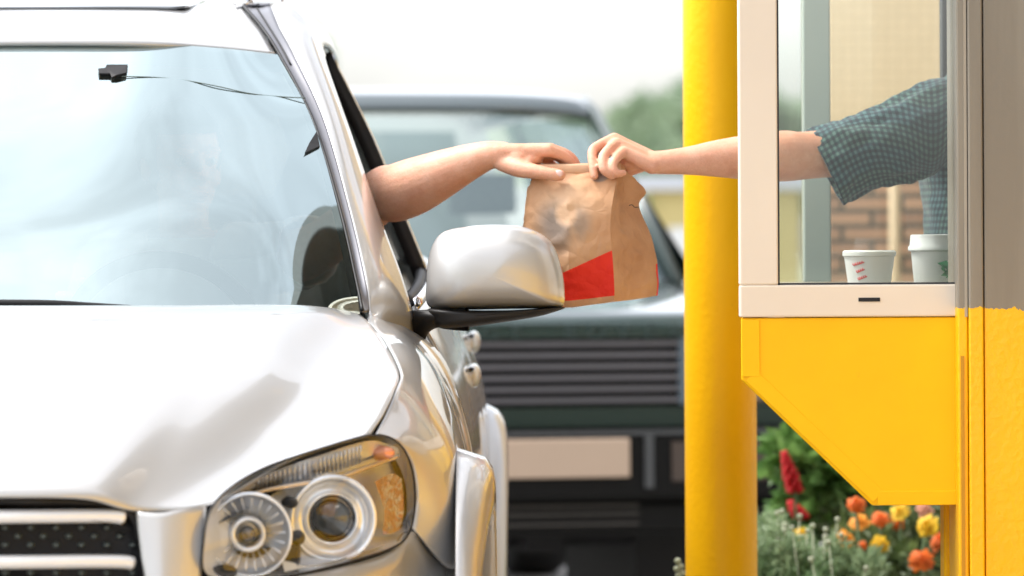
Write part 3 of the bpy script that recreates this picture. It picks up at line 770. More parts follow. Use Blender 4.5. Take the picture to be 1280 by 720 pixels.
# inner return of the pillar (door opening side)
ri = np.array([[p[-1], (p[-1][0]-.03,p[-1][1]+.045,p[-1][2]-.01), (p[-1][0]-.07,p[-1][1]+.03,p[-1][2]-.015)] for p in st[2:9]])
both('door_opening_seal', cr(ri,40), M['rubber'], car, (1,1,0), .004)
RF = [[C(0,9.0,1.613),C(.22,9.01,1.611),C(.36,9.06,1.603),K(344,67,9.12)],
      [C(0,9.17,1.655),C(.22,9.17,1.653),C(.36,9.19,1.645),K(326,36,9.25)],
      [C(0,9.36,1.690),C(.22,9.36,1.688),C(.35,9.38,1.682),K(303,10,9.42)],
      [C(0,9.8,1.728),C(.2,9.8,1.727),C(.33,9.8,1.722),C(.395,9.8,1.71)],
      [C(0,10.5,1.735),C(.2,10.5,1.733),C(.33,10.5,1.728),C(.395,10.5,1.715)],
      [C(0,11.1,1.71),C(.2,11.1,1.708),C(.33,11.1,1.70),C(.395,11.1,1.69)],
      [C(0,11.4,1.66),C(.2,11.4,1.658),C(.33,11.4,1.65),C(.40,11.38,1.64)]]
roof = surf('roof', patch(symm(RF),60,60), M['silver'], car, (0,0,1), .01)
# sunroof: dark glass in a black seal
sr = []
for Y,z,x in ((9.37,1.6935,.275),(9.45,1.703,.30),(9.9,1.739,.30),(10.1,1.742,.28)):
    sr.append([C(0,Y,z+.002),C(x*.6,Y,z+.002),C(x,Y+ (.01 if Y<9.4 else 0),z)])
surf('sunroof', patch(symm(sr),30,20), prin('sunroof glass', (.12,.13,.14), rough=.05, coat=1), roof, (0,0,1), .004)
# roof rails
for sd in (1,-1):
    a = K(331,-8,9.5); x = a[0]-CX
    m = MB(); m.tube([C(sd*.405,9.42,1.70),C(sd*.405,9.50,1.735),C(sd*.41,9.7,1.775),C(sd*.41,10.3,1.785),C(sd*.41,10.9,1.77),C(sd*.405,11.1,1.72)],[(.020,.012),(.022,.016)]+[(.017,.014)]*3+[(.02,.012)],12)
    rr = m.build('roof_rail', M['satin_chrome'], car, True)
    p0 = K(306,2,9.44); p1 = K(356,2,9.44)
    m = MB(); cxx = sd*((p0[0]+p1[0])/2-CX); m.obox(C(cxx,9.50,1.706),(.038,0,0),(0,.07,0),(0,0,.008)); o = m.build('rail_foot', M['satin_chrome'], rr); mod_bevel(o,.006,3)
# side windows and posts
def up_grid(y0,y1,z0,z1,off=0,nu=8,nv=14,top=None):
    A = np.zeros((nv,nu,3))
    for i in range(nv):
        for j in range(nu):
            Y = y0+(y1-y0)*j/(nu-1); zb = z0 if z0 else belt(Y)-.005
            z = zb+(z1-zb)*i/(nv-1); A[i,j] = C(x_up(Y,z)+off,Y,z)
    return A
both('door_post', up_grid(9.80,9.87,None,1.625,.004), M['black_trim'], car, (1,0,0), .03)
both('rear_door_post', up_grid(9.876,9.905,None,1.628,.006), M['satin_chrome'], car, (1,0,0), .01)
both('rear_post', up_grid(10.52,10.66,None,1.632,.002), M['silver'], car, (1,0,0), .02)
both('tail_post', up_grid(11.12,11.40,None,1.60,.002), M['silver'], car, (1,0,0), .02)
both('side_window', up_grid(9.90,10.53,None,1.625,-.012), M['side_glass'], car, (1,0,0), 0)
both('quarter_window', up_grid(10.66,11.13,None,1.60,-.012), M['side_glass'], car, (1,0,0), 0)
# belt moulding (runs back from the mirror) and door-top frame
for sd in (1,-1):
    m = MB(); pts = [C(sd*(x_up(Y,belt(Y))+.006),Y,belt(Y)+.002) for Y in np.linspace(8.72,11.1,24)]
    m.tube(pts,[(.010,.012)]*24,8); m.build('window_moulding', M['satin_chrome'], car, True)
    m = MB(); pts = [C(sd*(x_up(Y,belt(Y))-.012),Y,belt(Y)+.003) for Y in np.linspace(8.72,11.1,24)]
    m.tube(pts,[(.012,.014)]*24,8); m.build('window_seal', M['rubber'], car, True)
# passenger front window closed (far side)
A = up_grid(8.9,9.80,None,1.60,-.010); 
for i in range(A.shape[0]):
    for j in range(A.shape[1]):
        z = A[i,j,2]; y0 = np.interp(z,[1.11,1.29,1.44,1.60],[8.72,8.90,9.12,9.36]); Y = y0+(9.80-y0)*j/(A.shape[1]-1); A[i,j] = C(x_up(Y,z)-.01,Y,z)
surf('side_window', mirx(A), M['side_glass'], car, (-1,0,0), 0)
# tail gate
tg = [[C(0,11.40,1.655),C(.3,11.39,1.645),C(.5,11.36,1.60)],[C(0,11.50,1.20),C(.4,11.48,1.20),C(.66,11.42,1.19)],[C(0,11.52,.8),C(.4,11.50,.8),C(.75,11.43,.8)],[C(0,11.52,.35),C(.4,11.50,.35),C(.74,11.42,.35)]]
surf('tailgate', patch(symm(tg),30,24), M['silver'], car, (0,1,0), .01)
# ---- door mirrors
def door_mirror(mir):
    T = mirror_pt if mir else (lambda p: tuple(p))
    Om = [(537,384,8.66),(533,350,8.655),(538,313,8.655),(553,291,8.655),(585,283,8.655),(625,281,8.655),(660,285,8.655),(689,303,8.66),(702,335,8.665),(706,365,8.67),(704,382,8.67),(690,385,8.67),(640,386,8.665),(580,387,8.66)]
    H = [T(K(*h)) for h in Om]; c = T(K(615,345,8.66))
    A = fan(H, c, lambda s: .085*(max(0,1-s**3.0))**.55, 90, 22)
    A = smooth_grid(A, 14, True)
    cap = surf('door_mirror', A, M['silver'], car, (0,-1,0), .003, wrap=True)
    Hb = [(p[0],p[1]+.05,p[2]) for p in H]
    O1 = cr(H,90,closed=True); O2 = cr(Hb,90,closed=True)
    cb = np.array(c)+np.array([0,.05,0]); O3 = cb+(O2-cb)*.93
    surf('mirror_shell', np.array([O1*1.0,O2,O3]), M['black_trim'], cap, (0,-.1,1), 0, wrap=True)
    g = MB(); cc_ = cb.tolist(); g.v = [tuple(p) for p in (O3+np.array([0,-.008,0]))]; g.f = [tuple(range(len(g.v)))]; g.build('mirror_glass', M['mirrorglass'], cap)
    Lo = [(536,386,8.66),(580,388,8.655),(640,388,8.655),(704,384,8.67),(690,391,8.67),(665,397,8.665),(620,404,8.66),(575,410,8.66),(548,409,8.66),(538,398,8.66)]
    H2 = [T(K(*h)) for h in Lo]; A = fan(H2, T(K(600,394,8.66)), lambda s: .060*(max(0,1-s**3))**.5, 70, 14)
    surf('mirror_base', A, M['black_trim'], cap, (0,-1,0), .003, wrap=True)
    A2 = fan([(p[0],p[1]+.05,p[2]) for p in H2], np.array(T(K(600,394,8.66)))+np.array([0,.05,0]), lambda s:-.01*(1-s), 70, 4)
    surf('mirror_base_back', np.concatenate([fan(H2,T(K(600,394,8.66)),lambda s:0,70,2)[-1:],A2[::-1]]), M['black_trim'], cap, (0,1,-1), 0, wrap=True)
    s = [[K(512,388,8.66),K(513,400,8.66),K(519,424,8.68),K(527,434,8.70)],
         [K(540,387,8.64),K(540,397,8.63),K(541,410,8.66),K(541,412,8.69)],
         [K(584,388,8.64),K(584,395,8.62),K(582,402,8.66),K(580,405,8.70)]]
    S = patch([[T(p) for p in r] for r in s],14,20)
    surf('mirror_arm', S, M['black_trim'], cap, (0,-1,0), .035)
door_mirror(False); door_mirror(True)
# ---- interior
ds = [[C(0,8.27,1.085),C(.3,8.29,1.085),C(.6,8.42,1.08)],[C(0,8.5,1.10),C(.3,8.5,1.10),C(.66,8.55,1.085)],[C(0,8.80,1.06),C(.3,8.82,1.085),C(.70,8.82,1.06)],[C(0,8.85,.80),C(.3,8.86,.85),C(.70,8.85,.8)]]
surf('dashboard', patch(symm(ds),40,20), M['dash'], car, (0,0,1), .01)
sw = MB(); swc = Vector(K(204,432,8.98)); ax = Vector((0,-.9,-.42)).normalized(); a_ = Vector((1,0,0)); b_ = ax.cross(a_)
ring = [tuple(swc+(a_*math.cos(w)+b_*math.sin(w))*.178) for w in np.linspace(0,2*math.pi,49)]
sw.tube(ring,.0165,10,cap=False); wheel_o = sw.build('steering_wheel', M['black_trim'], car, True)
sw = MB(); sw.ell(swc,.06,.03,.05); sw.obox(swc,(.16,0,0),(0,.008,0),tuple(b_*.018)); sw.obox(swc-b_*.08*(1 if b_.z>0 else -1),(.02,0,0),(0,.008,0),(0,0,.07)); sw.tube([swc,swc+Vector((0,-.35,-.12))],.025,10)
sw.build('wheel_hub', M['dash'], wheel_o, True)
for sx in (.33,-.36):
    st_ = MB()
    st_.tube([C(sx,9.35,.66),C(sx,9.85,.62)],[(.25,.09),(.25,.09)],20,up=(0,0,1))
    st_.tube([C(sx,9.88,.62),C(sx,9.93,.95),C(sx,10.02,1.26)],[(.24,.07),(.25,.07),(.17,.05)],20,up=(0,1,0))
    so = st_.build('seat', M['seat'], car, True)
    hr_ = MB(); hr_.tube([C(sx,10.02,1.33),C(sx,10.03,1.43),C(sx,10.03,1.50)],[(.10,.045),(.14,.055),(.11,.04)],20,up=(0,1,0)); hr_.tube([C(sx-.06,10.02,1.22),C(sx-.06,10.02,1.36)],.006); hr_.tube([C(sx+.06,10.02,1.22),C(sx+.06,10.02,1.36)],.006)
    hr_.build('headrest', M['seat'], so, True)
m = MB(); m.box(CX-.55,CX+.55,10.62,10.78,.5,1.22); o = m.build('rear_seat', M['seat'], car); mod_bevel(o,.05,3)
hl = patch(symm(RF),20,20).copy(); hl[...,2] -= .035
surf('headliner', hl, M['lining'], car, (0,0,-1), 0)
rm = MB(); rm.ell(C(0,8.94,1.475),.115,.022,.034); rm.tube([C(0,8.96,1.49),C(0,8.985,1.545)],.008); rm.build('rear_view_mirror', M['black_trim'], car, True)
# antenna amplifier stuck to the glass with its thin wire, and a small dark sticker at the edge
def on_ws(px,py,off=.0008):
    # march along the ray to the windshield surface
    best=None; 
    d = np.array(K(px,py,1.0))-np.array([0,0,CAMZ]); 
    V = WS.reshape(-1,3)-np.array([0,0,CAMZ]); dn = d/np.linalg.norm(d)
    t = V@dn; dist = np.linalg.norm(V-t[:,None]*dn,axis=1); k = np.argsort(dist)[:4]
    w = 1/(dist[k]+1e-5); T_ = (t[k]*w).sum()/w.sum()
    p = np.array([0,0,CAMZ])+dn*T_
    return (p[0],p[1]-off,p[2]+off)
ant = MB()
A_ = [on_ws(*q) for q in ((134,84),(160,84),(158,94),(146,97),(140,100),(138,95),(124,95),(123,89),(132,88))]
n_ = len(A_); ant.v = A_ + [(p[0],p[1]-.006,p[2]+.004) for p in A_]
ant.f = [tuple(range(n_)), tuple(reversed(range(n_,2*n_)))]+[(i,(i+1)%n_,(i+1)%n_+n_,i+n_) for i in range(n_)]
ao = ant.build('antenna_amplifier', M['black_trim'], ws)
wr = MB(); w_ = cr([on_ws(*q) for q in ((152,96),(190,97),(225,100),(270,108),(310,117),(345,121),(382,123))],50)
wr.tube(w_.tolist(), .0011, 5); wr.build('antenna_wire', prin('antenna wire', (.12,.16,.15), rough=.5), ws, True)
tk = MB(); A_ = [on_ws(*q) for q in ((396,166),(400,184),(381,193),(387,180))]
tk.v = A_+[(p[0],p[1]-.003,p[2]+.002) for p in A_]; tk.f=[(0,1,2,3),(7,6,5,4)]+[(i,(i+1)%4,(i+1)%4+4,i+4) for i in range(4)]
tk.build('edge_clip', M['black_trim'], ws)
# =================================================================== BUILDING AND TAKEAWAY WINDOW
YB = 8.62   # near pane plane of the window bay
def XZ(px,py,Y):
    p = K(px,py,Y); return p[0], p[2]
bl,_ = XZ(924,200,YB); br_x,_ = XZ(1199,200,YB)
_,zs = XZ(1060,396,YB)     # bottom of the frame
_,zg = XZ(1060,356,YB)     # bottom of the glass
gx,_ = XZ(972,200,YB)
_,zbot = XZ(1140,632,YB)
YF = 9.60; ztop = 2.25
bf = (929-640)*YF/F   # the far left corner stands further right: the side opening is slanted
bay = empty('window_bay', (bl,YB,1.1), 'cream framed glass takeaway window jutting out above the yellow box', 'window')
def framebox(name, m_, *a, parent=None, bev=.003):
    q = MB(); q.box(*a); o = q.build(name, m_, parent or bay); mod_bevel(o,bev,2); return o
fd = .05
framebox('frame', M['cream'], bl, gx, YB, YB+fd, zg+.0005, ztop)                                # near left stile
framebox('frame', M['cream'], bl, br_x+.02, YB-.001, YB+fd, zs, zg)                              # bottom rail
framebox('frame', M['cream'], gx+.001, br_x+.2, YB, YB+fd, ztop-.06, ztop)
framebox('frame', M['cream'], bf, bf+fd, YF-.05, YF, zg+.0005, ztop)
framebox('frame', M['cream'], bf, br_x+.3, YF-.05, YF+.001, zs, zg)
for za,zb_ in ((zs+.001,zg-.001),(ztop-.061,ztop-.001)):
    ya,yb=YB+fd+.001,YF-.051; xa,xb=bl+(bf-bl)*fd/(YF-YB),bf-(bf-bl)*.05/(YF-YB)
    q=MB(); q.add([(xa,ya,za),(xa+fd,ya,za),(xb+fd,yb,za),(xb,yb,za),(xa,ya,zb_),(xa+fd,ya,zb_),(xb+fd,yb,zb_),(xb,yb,zb_)],[(0,3,2,1),(4,5,6,7),(0,1,5,4),(1,2,6,5),(2,3,7,6),(3,0,4,7)]); mod_bevel(q.build('frame',M['cream'],bay),.003,2)
q = MB(); q.box(bl-.01, br_x+.4, YB-.03, YF+.03, ztop+.001, ztop+.05); q.build('top_cover', M['cream'], bay)
# gasket lines round the near pane
gk = MB(); g_ = .0032
gk.box(gx, gx+g_, YB+.006, YB+.02, zg, ztop-.061); gk.box(gx, br_x, YB+.006, YB+.02, zg+.0005, zg+g_+.0005); gk.build('gasket', M['gasket'], bay)
q = MB(); q.box(gx+.001, br_x+.02, YB+.010, YB+.014, zg+.001, ztop-.061); q.build('near_pane', M['bay_glass'], bay)
q = MB(); q.box(bf+.052, br_x+.3, YF-.030, YF-.026, zg+.001, ztop-.061); q.build('far_pane', M['clear'], bay)
# drain slot in the rail
x0,z0 = XZ(1073,377,YB); x1,z1 = XZ(1100,372,YB)
q = MB(); q.box(x0,x1,YB-.0025,YB+.003,z0,z1); q.build('drain_slot', M['dark'], bay)
for px,py in ((1030,250),):
    pass
# grey green post and dark stile of the far side
xa,_=XZ(1003,100,YF-.1); xb,_=XZ(1037,100,YF-.1)
framebox('mullion', M['greygreen'], xa, xb, YF-.12, YF-.055, zg+.001, ztop-.062)
xa,_=XZ(1177,100,YF-.1); xb,_=XZ(1186,100,YF-.1)
framebox('mullion', M['gasket'], xa, xb, YF-.12, YF-.055, zg+.3, ztop-.062)
# counter inside
ctr_ = MB(); ctr_.box(bf+.03, 1.35, YB+.052, YF-.052, 1.075, 1.10); ctr_.build('counter', M['steelin'], bay)
# ---- yellow box under the window
box_pts = [(926,397),(929,475),(1090,632),(1198,632),(1198,397)]
P0 = [XZ(px,py,YB+.004) for px,py in box_pts]
P0[0] = (bl+.002, zs-.0015); P0[4] = (br_x+.01, zs-.0015); P0[1]=(bl+.002,P0[1][1]); P0[3]=(br_x+.01,P0[2][1])
P0[4]=(1.3,P0[4][1]); P0[3]=(1.3,P0[3][1])
n=len(P0); v=[(x,YB+.004,z) for x,z in P0]+[(x+(bf-bl if i_<2 else (.085 if i_==2 else 0)),YF,z) for i_,(x,z) in enumerate(P0)]
f=[tuple(reversed(range(n))),tuple(range(n,2*n))]+[(i,(i+1)%n,(i+1)%n+n,i+n) for i in range(n)]
boxr = empty('window_box', (bl,YB,1.0), 'bright yellow metal box with a slanted underside below the window', 'cladding box')
bb_=bmesh.new(); 
o = obj('box_panel', v, f, M['yellow'], boxr, False); 
bmx=bmesh.new(); bmx.from_mesh(o.data); bmesh.ops.recalc_face_normals(bmx,faces=bmx.faces); bmx.to_mesh(o.data); bmx.free()
mod_bevel(o,.003,2)
fl = MB()
def flange(a,b,w,th=.003):
    a=Vector((a[0],0,a[1])); b=Vector((b[0],0,b[1])); d=(b-a).normalized(); nn=Vector((-d.z,0,d.x))
    c=(a+b)/2+nn*w/2; fl.obox((c.x,YB+.0035,c.z), d*(b-a).length/2, (0,th,0), nn*w/2)
w_=.030
fl.box(P0[1][0]+.001,P0[1][0]+w_*1.1,YB+.001,YB+.0045,P0[1][1]+.006,P0[0][1]-.003)
fl.box(P0[2][0]+.010,br_x,YB+.001,YB+.0045,P0[2][1]+.001,P0[2][1]+.026)
# slanted flange
a=Vector((P0[1][0]+.004,0,P0[1][1])); b=Vector((P0[2][0]+.004,0,P0[2][1]+.002)); d=(b-a).normalized(); nn=Vector((-d.z,0,d.x)); 
if nn.x<0: nn=-nn
cc=(a+b)/2+nn*.015
fl.obox((cc.x,YB+.0022,cc.z), d*((b-a).length/2-.004), (0,.0008,0), nn*.0135)
fo=fl.build('flange', M['yellow'], boxr); mod_bevel(fo,.0012,2)
# ---- square yellow leg under the box
xa,_=XZ(1178,650,YB+.25); xb,_=XZ(1200,650,YB+.25)
q = MB(); q.box(xa, xa+.06, YB+.22, YB+.30, 0.15, zbot+.004); lg=q.build('support_leg', M['yellow'], boxr); mod_bevel(lg,.006,3)
# ---- wall
YWALL = 8.56
wall = empty('restaurant_wall', (1.0,YWALL,0), 'grey metal restaurant wall painted bright yellow below window height', 'wall')
def xw(px): return XZ(px,300,YWALL)[0]
def wbox(name, a, b, y0, y1, z0=0.15, z1=3.1, m_=None, bev=.003):
    q=MB(); q.box(a,b,y0,y1,z0,z1); o=q.build(name, m_ or M['two_tone'], wall); mod_bevel(o,bev,2); return o
wbox('corner_trim', xw(1197)+.0005, xw(1210), YWALL+.012, YWALL+.20)
wbox('corner_trim', xw(1210)+.0012, xw(1229), YWALL, YWALL+.20)
wbox('wall_panel', xw(1229)+.002, 1.55, YWALL+.004, YWALL+.05, z1=3.1)
# pale sealant strip beside the frame and a slot
a,z_=XZ(1206,396,YWALL+.011)
q=MB(); q.box(a,a+.005,YWALL+.009,YWALL+.013,z_,3.0); q.build('sealant', prin('pale sealant',(.42,.36,.28),rough=.6), wall)
a,z_=XZ(1201,445,YWALL+.011); 
q=MB(); q.box(a,a+.006,YWALL+.0095,YWALL+.013,.3,z_); q.build('cover_strip', prin('brown yellow strip',(.55,.27,.01),rough=.6), wall)
# flank of the building along the lane, in front of the window (towards the camera)
q=MB(); q.box(1.55,1.70,1.0,YWALL+.05,.15,3.1); q.build('side_wall', M['two_tone'], wall)
# the room behind: back wall and floor
rm_ = MB(); rm_.box(1.50,4.0,YWALL+.05,YWALL+.12,.15,3.1); rm_.box(3.9,4.0,YWALL+.12,15.2,.15,3.1); rm_.build('room_wall', M['inwall'], wall)
q=MB(); q.box(.70,3.9,YWALL+.21,YF+1.2,.05,.15); q.build('room_floor', M['inwall'], wall)
# far wing of brick
wing = empty('brick_wing', (1.0,15.2,0), 'brick wall with a smooth beige upper part seen through the window glass', 'wall')
a=XZ(1036,200,15.2)[0]
q=MB(); q.box(a,4.0,15.2,15.4,0,3.4); q.build('brick_wall', M['brick'], wing)
q=MB(); q.box(a-.05,4.0,15.14,15.4,3.4,3.55); q.build('coping', M['kerb'], wing)
# downpipe and dark post on the brick (seen behind the cups)
q=MB(); p=XZ(1121,300,15.0); q.tube([(p[0],15.08,.1),(p[0],15.08,1.5)],.018,12); 
q.tube([(p[0],15.08,1.50),(p[0]+.02,15.10,1.56)],.018,12); q.build('drainpipe', prin('tan pipe',(.5,.36,.2),rough=.5), wing, True)
# unseen dark slab added overhead, sized for the windshield's dark corner reflection
cn = empty('added_canopy', (1.0,9.0,2.62), 'unseen dark slab added above window and yellow post for its reflection in the windshield', 'added_canopy')
q=MB(); q.box(.20,1.54,8.0,10.3,2.62,2.80); o=q.build('added_canopy_slab', prin('dark canopy', (.05,.055,.055), rough=.6), cn); mod_bevel(o,.01,2)
# ---- cups
def paper_cup(px0,px1,pyt,Y,h,label,lid,tilt=0):
    xl,zt=XZ(px0,pyt,Y); xr,_=XZ(px1,pyt,Y); R=(xr-xl)/2; cx=(xl+xr)/2; zb=1.1005
    pc = prin('white paper cup', (.76,.78,.76), rough=.55)
    r = empty('paper_cup', (cx,Y,zb), label, 'cup', None)
    hh = zt-zb; m=MB(); Rt=R*(.90 if lid else .96); Rb=R*.66
    m.lathe((cx,Y,zb),[(0,0.004),(Rb*.95,.004),(Rb,.0),(Rt,hh-(.02 if lid else .004)),(Rt-.0015,hh-(.02 if lid else .004)),(Rb-.002,.006),(0,.006)],48)
    m.build('cup_body', pc, r, True, sharp=50)
    if lid:
        m=MB(); m.lathe((cx,Y,zb),[(R*.90,hh-.030),(R,hh-.028),(R,hh-.022),(R*.93,hh-.018),(R*.90,hh),(R*.82,hh+.001),(R*.80,hh-.006),(0,hh-.006)],48); m.build('cup_lid', prin('white plastic lid',(.72,.75,.74),rough=.3), r, True, sharp=40)
    else:
        m=MB(); m.lathe((cx,Y,zb),[(R*.93,hh-.012),(R,hh-.010),(R,hh-.003),(R*.93,hh),(0,hh)],48); m.build('cup_lid', prin('white lid rim',(.74,.77,.75),rough=.35), r, True, sharp=40)
    return r,(cx,Y,zb,Rt,Rb,hh)
rc,(cx,cy,cz,Rt,Rb,hh)=paper_cup(1053,1120,313,8.83,.11,'squat white paper cup with red handwriting, left of the lidded one','',)
paper_cup(1135,1196,294,8.86,.13,'taller white takeaway cup with a domed sip lid beside the shirt','x')
# red script: three short scribbled words wrapped on the cup wall
sc_=MB()
for li,(dz,n_,u0,u1) in enumerate(((.024,5,-.74,-.30),(.037,4,-.62,-.30),(.050,5,-.58,-.20))):
    pts=[]
    for k in range(n_*8+1):
        t=k/(n_*8); u=u0+(u1-u0)*t
        z=cz+hh-dz+.0022*math.sin(t*n_*2*math.pi)+.006*(t-.5)
        rr=Rb+(Rt-Rb)*((z-cz)/(hh-.004))+.0006
        x=u*rr; y=-math.sqrt(max(0,rr*rr-x*x)); pts.append((cx+x+.0008*math.cos(t*n_*2*math.pi),cy+y,z))
    sc_.tube(pts,.0009,5)
sc_.build('red_lettering', prin('red ink',(.75,.06,.07),rough=.6), rc, True)
# ---- yellow post
pxl,_=XZ(855.5,360,9.85); pxr,_=XZ(934,360,9.85)
pc_=K(900,360,9.85); R_=45*9.85/F
q=MB(); q.lathe((pc_[0],9.85,.15),[(R_,0),(R_,2.468)],64)
post=q.build('yellow_post', M['yellow_post'], None, True, origin=(pc_[0],9.85,.15)); tag(post,'thick round steel post painted yellow, left of the window','post')
# =================================================================== PEOPLE
def remesh_body(name, mb, voxel, m, parent, smooth=5):
    o = obj(name, mb.v, mb.f, m, parent, True)
    bm = bmesh.new(); bm.from_mesh(o.data); bmesh.ops.recalc_face_normals(bm, faces=bm.faces); bm.to_mesh(o.data); bm.free()
    r = o.modifiers.new('r','REMESH'); r.mode='VOXEL'; r.voxel_size=voxel; r.adaptivity=0; r.use_smooth_shade=True
    s = o.modifiers.new('s','SMOOTH'); s.factor=.5; s.iterations=smooth
    dg = bpy.context.evaluated_depsgraph_get(); ev = o.evaluated_get(dg)
    me = bpy.data.meshes.new_from_object(ev); o.modifiers.clear(); o.data = me
    me.materials.clear(); me.materials.append(m)
    for p in me.polygons: p.use_smooth=True
    return o
def chain(mb, pts, n=16):
    """pts: (x,y,z,r) ; rounded ends"""
    P_=[Vector(p[:3]) for p in pts]; R_=[p[3] for p in pts]
    if len(P_)>2:
        k=len(P_)*5
        Q=cr([list(p[:4]) for p in pts],k); P_=[Vector(q[:3]) for q in Q]; R_=[float(q[3]) for q in Q]
    mb.tube(P_,R_,n)
    mb.ell(P_[0],R_[0],R_[0],R_[0],nu=n,nv=10); mb.ell(P_[-1],R_[-1],R_[-1],R_[-1],nu=n,nv=10)
def KK(px,py,Y,r): return (*K(px,py,Y),r)
def head(mb, c, fwd, up):
    f=Vector(fwd).normalized(); u=Vector(up).normalized(); s=f.cross(u).normalized(); u=s.cross(f)
    R=Matrix((s,f,u)).transposed(); c=Vector(c)
    W=lambda a,b,d: c+s*a+f*b+u*d
    mb.ell(W(0,-.012,.025),.076,.093,.090,R,28,18)
    mb.ell(W(0,.018,-.035),.060,.068,.080,R,24,16)
    mb.ell(W(0,.052,-.088),.026,.024,.022,R,16,10)
    for q in (-1,1):
        mb.ell(W(q*.034,.062,-.028),.024,.018,.024,R,16,10)      # cheeks
        mb.ell(W(q*.030,.078,.028),.024,.009,.008,R,16,8)        # brow
        mb.ell(W(q*.077,-.008,-.005),.008,.019,.031,R,12,10)     # ear
        mb.ell(W(q*.011,.094,-.033),.008,.010,.008,R,12,8)       # nostril wings
    mb.tube([W(0,.082,.022),W(0,.094,-.008),W(0,.106,-.028),W(0,.090,-.040)],[.007,.009,.011,.006],12)
    mb.ell(W(0,.083,-.060),.022,.010,.006,R,16,8); mb.ell(W(0,.080,-.070),.019,.010,.006,R,16,8)
    return W,R
def face_parts(W,R,body):
    e=MB(); 
    for q in (-1,1): e.ell(W(q*.031,.069,.006),.0125,.0125,.010,R,16,12)
    eo=e.build('eyes',M['eye'],body,True)
    i=MB()
    for q in (-1,1): i.ell(W(q*.031,.0795,.006),.0052,.003,.0052,R,12,8)
    i.build('iris',M['iris'],eo,True)
    l=MB(); l.ell(W(0,.0905,-.0605),.020,.0035,.0045,R,16,8); l.ell(W(0,.0885,-.070),.017,.0035,.005,R,16,8); l.build('lips',M['lip'],body,True)
def hair(W,R,body,lo=-.02,m=None):
    hb=MB(); hb.ell(W(0,-.016,.030),.086,.103,.100,R,40,26)
    Ri=R.transposed(); c=W(0,0,0); keep=[]
    for f in hb.f:
        p=sum((Vector(hb.v[i]) for i in f),Vector())/len(f)-c; p=Ri@p
        if p.z>.062+.0*p.y or (p.y<.028 and p.z>lo) or (p.y<-.02 and p.z>lo-.06): keep.append(f)
    hb.f=keep
    hb.v=[tuple(Vector(v)+ (Vector(v)-c).normalized()*.006*noise.noise(Vector(v)*60)) for v in hb.v]
    o=hb.build('hair',m or M['hair_dark'],body,True); mod_solid(o,.012); return o
def cloth_loft(rings, nu=48, nv=60, wr=.004, seed=0, wscale=14):
    """rings: (centre, axis_a(vec), axis_b(vec)) -> verts, faces, metric uvs"""
    cs=cr([list(r[0])+list(r[1])+list(r[2]) for r in rings],nv)
    V=[];UV=[];vlen=0
    for i in range(nv):
        c=Vector(cs[i][:3]);a=Vector(cs[i][3:6]);b=Vector(cs[i][6:9])
        if i: vlen+=(c-pc).length
        pc=c; per=2*math.pi*math.sqrt((a.length_squared+b.length_squared)/2)
        for j in range(nu+1):
            w=2*math.pi*j/nu; d=a*math.cos(w)+b*math.sin(w); p=c+d
            ww=w if j<nu else 0.0
            q=Vector((c.x*0+vlen*6, math.cos(w)*1.1, math.sin(w)*1.1))*wscale/6
            n_=noise.noise(q+Vector((seed,0,0)))*wr*1.6+noise.noise(q*2.3+Vector((0,seed,0)))*wr*.8
            V.append(tuple(p+d.normalized()*n_)); UV.append((per*j/nu+.0, vlen))
    return V,grid_faces(nv,nu+1),UV
def join_cloth(parts):
    V=[];Fc=[];U=[]
    for v,f,u in parts:
        k=len(V); V+=v; Fc+=[tuple(i+k for i in x) for x in f]; U+=u
    return V,Fc,U
# ---------------- driver
drv = None
dbm = MB()
sx=.30
hc = Vector(C(.265,9.70,1.395))
shL=Vector((-.47,9.62,1.20)); shR=Vector(C(.12,9.70,1.19))
ch = lambda *a: chain(dbm,*a)
# torso
dbm.tube([C(sx,9.70,.64),C(sx,9.74,.80),C(sx,9.74,.98),C(.29,9.71,1.12),C(.28,9.71,1.20),C(.27,9.71,1.25)],[(.16,.11),(.145,.105),(.155,.11),(.18,.10),(.15,.075),(.06,.05)],28,up=(0,1,0))
ch([(*C(.27,9.715,1.22),.052),(*C(.265,9.70,1.32),.05)])
W,Rm=head(dbm,hc,(.5,-1,-.05),(0,-.05,1))
# left arm through the window to the bag
ch([(*shL,.060),(-.40,9.46,1.215,.052),(-.325,9.28,1.26,.046),KK(478,243,9.10,.050),KK(492,242,9.07,.0545),KK(520,232,9.04,.0535),KK(558,215,9.00,.0435),KK(588,202,8.975,.034),KK(612,194,8.958,.0268),KK(628,194,8.953,.0255)],24)
ch([(*C(.30,9.72,1.185),.06),(*shL,.06)])
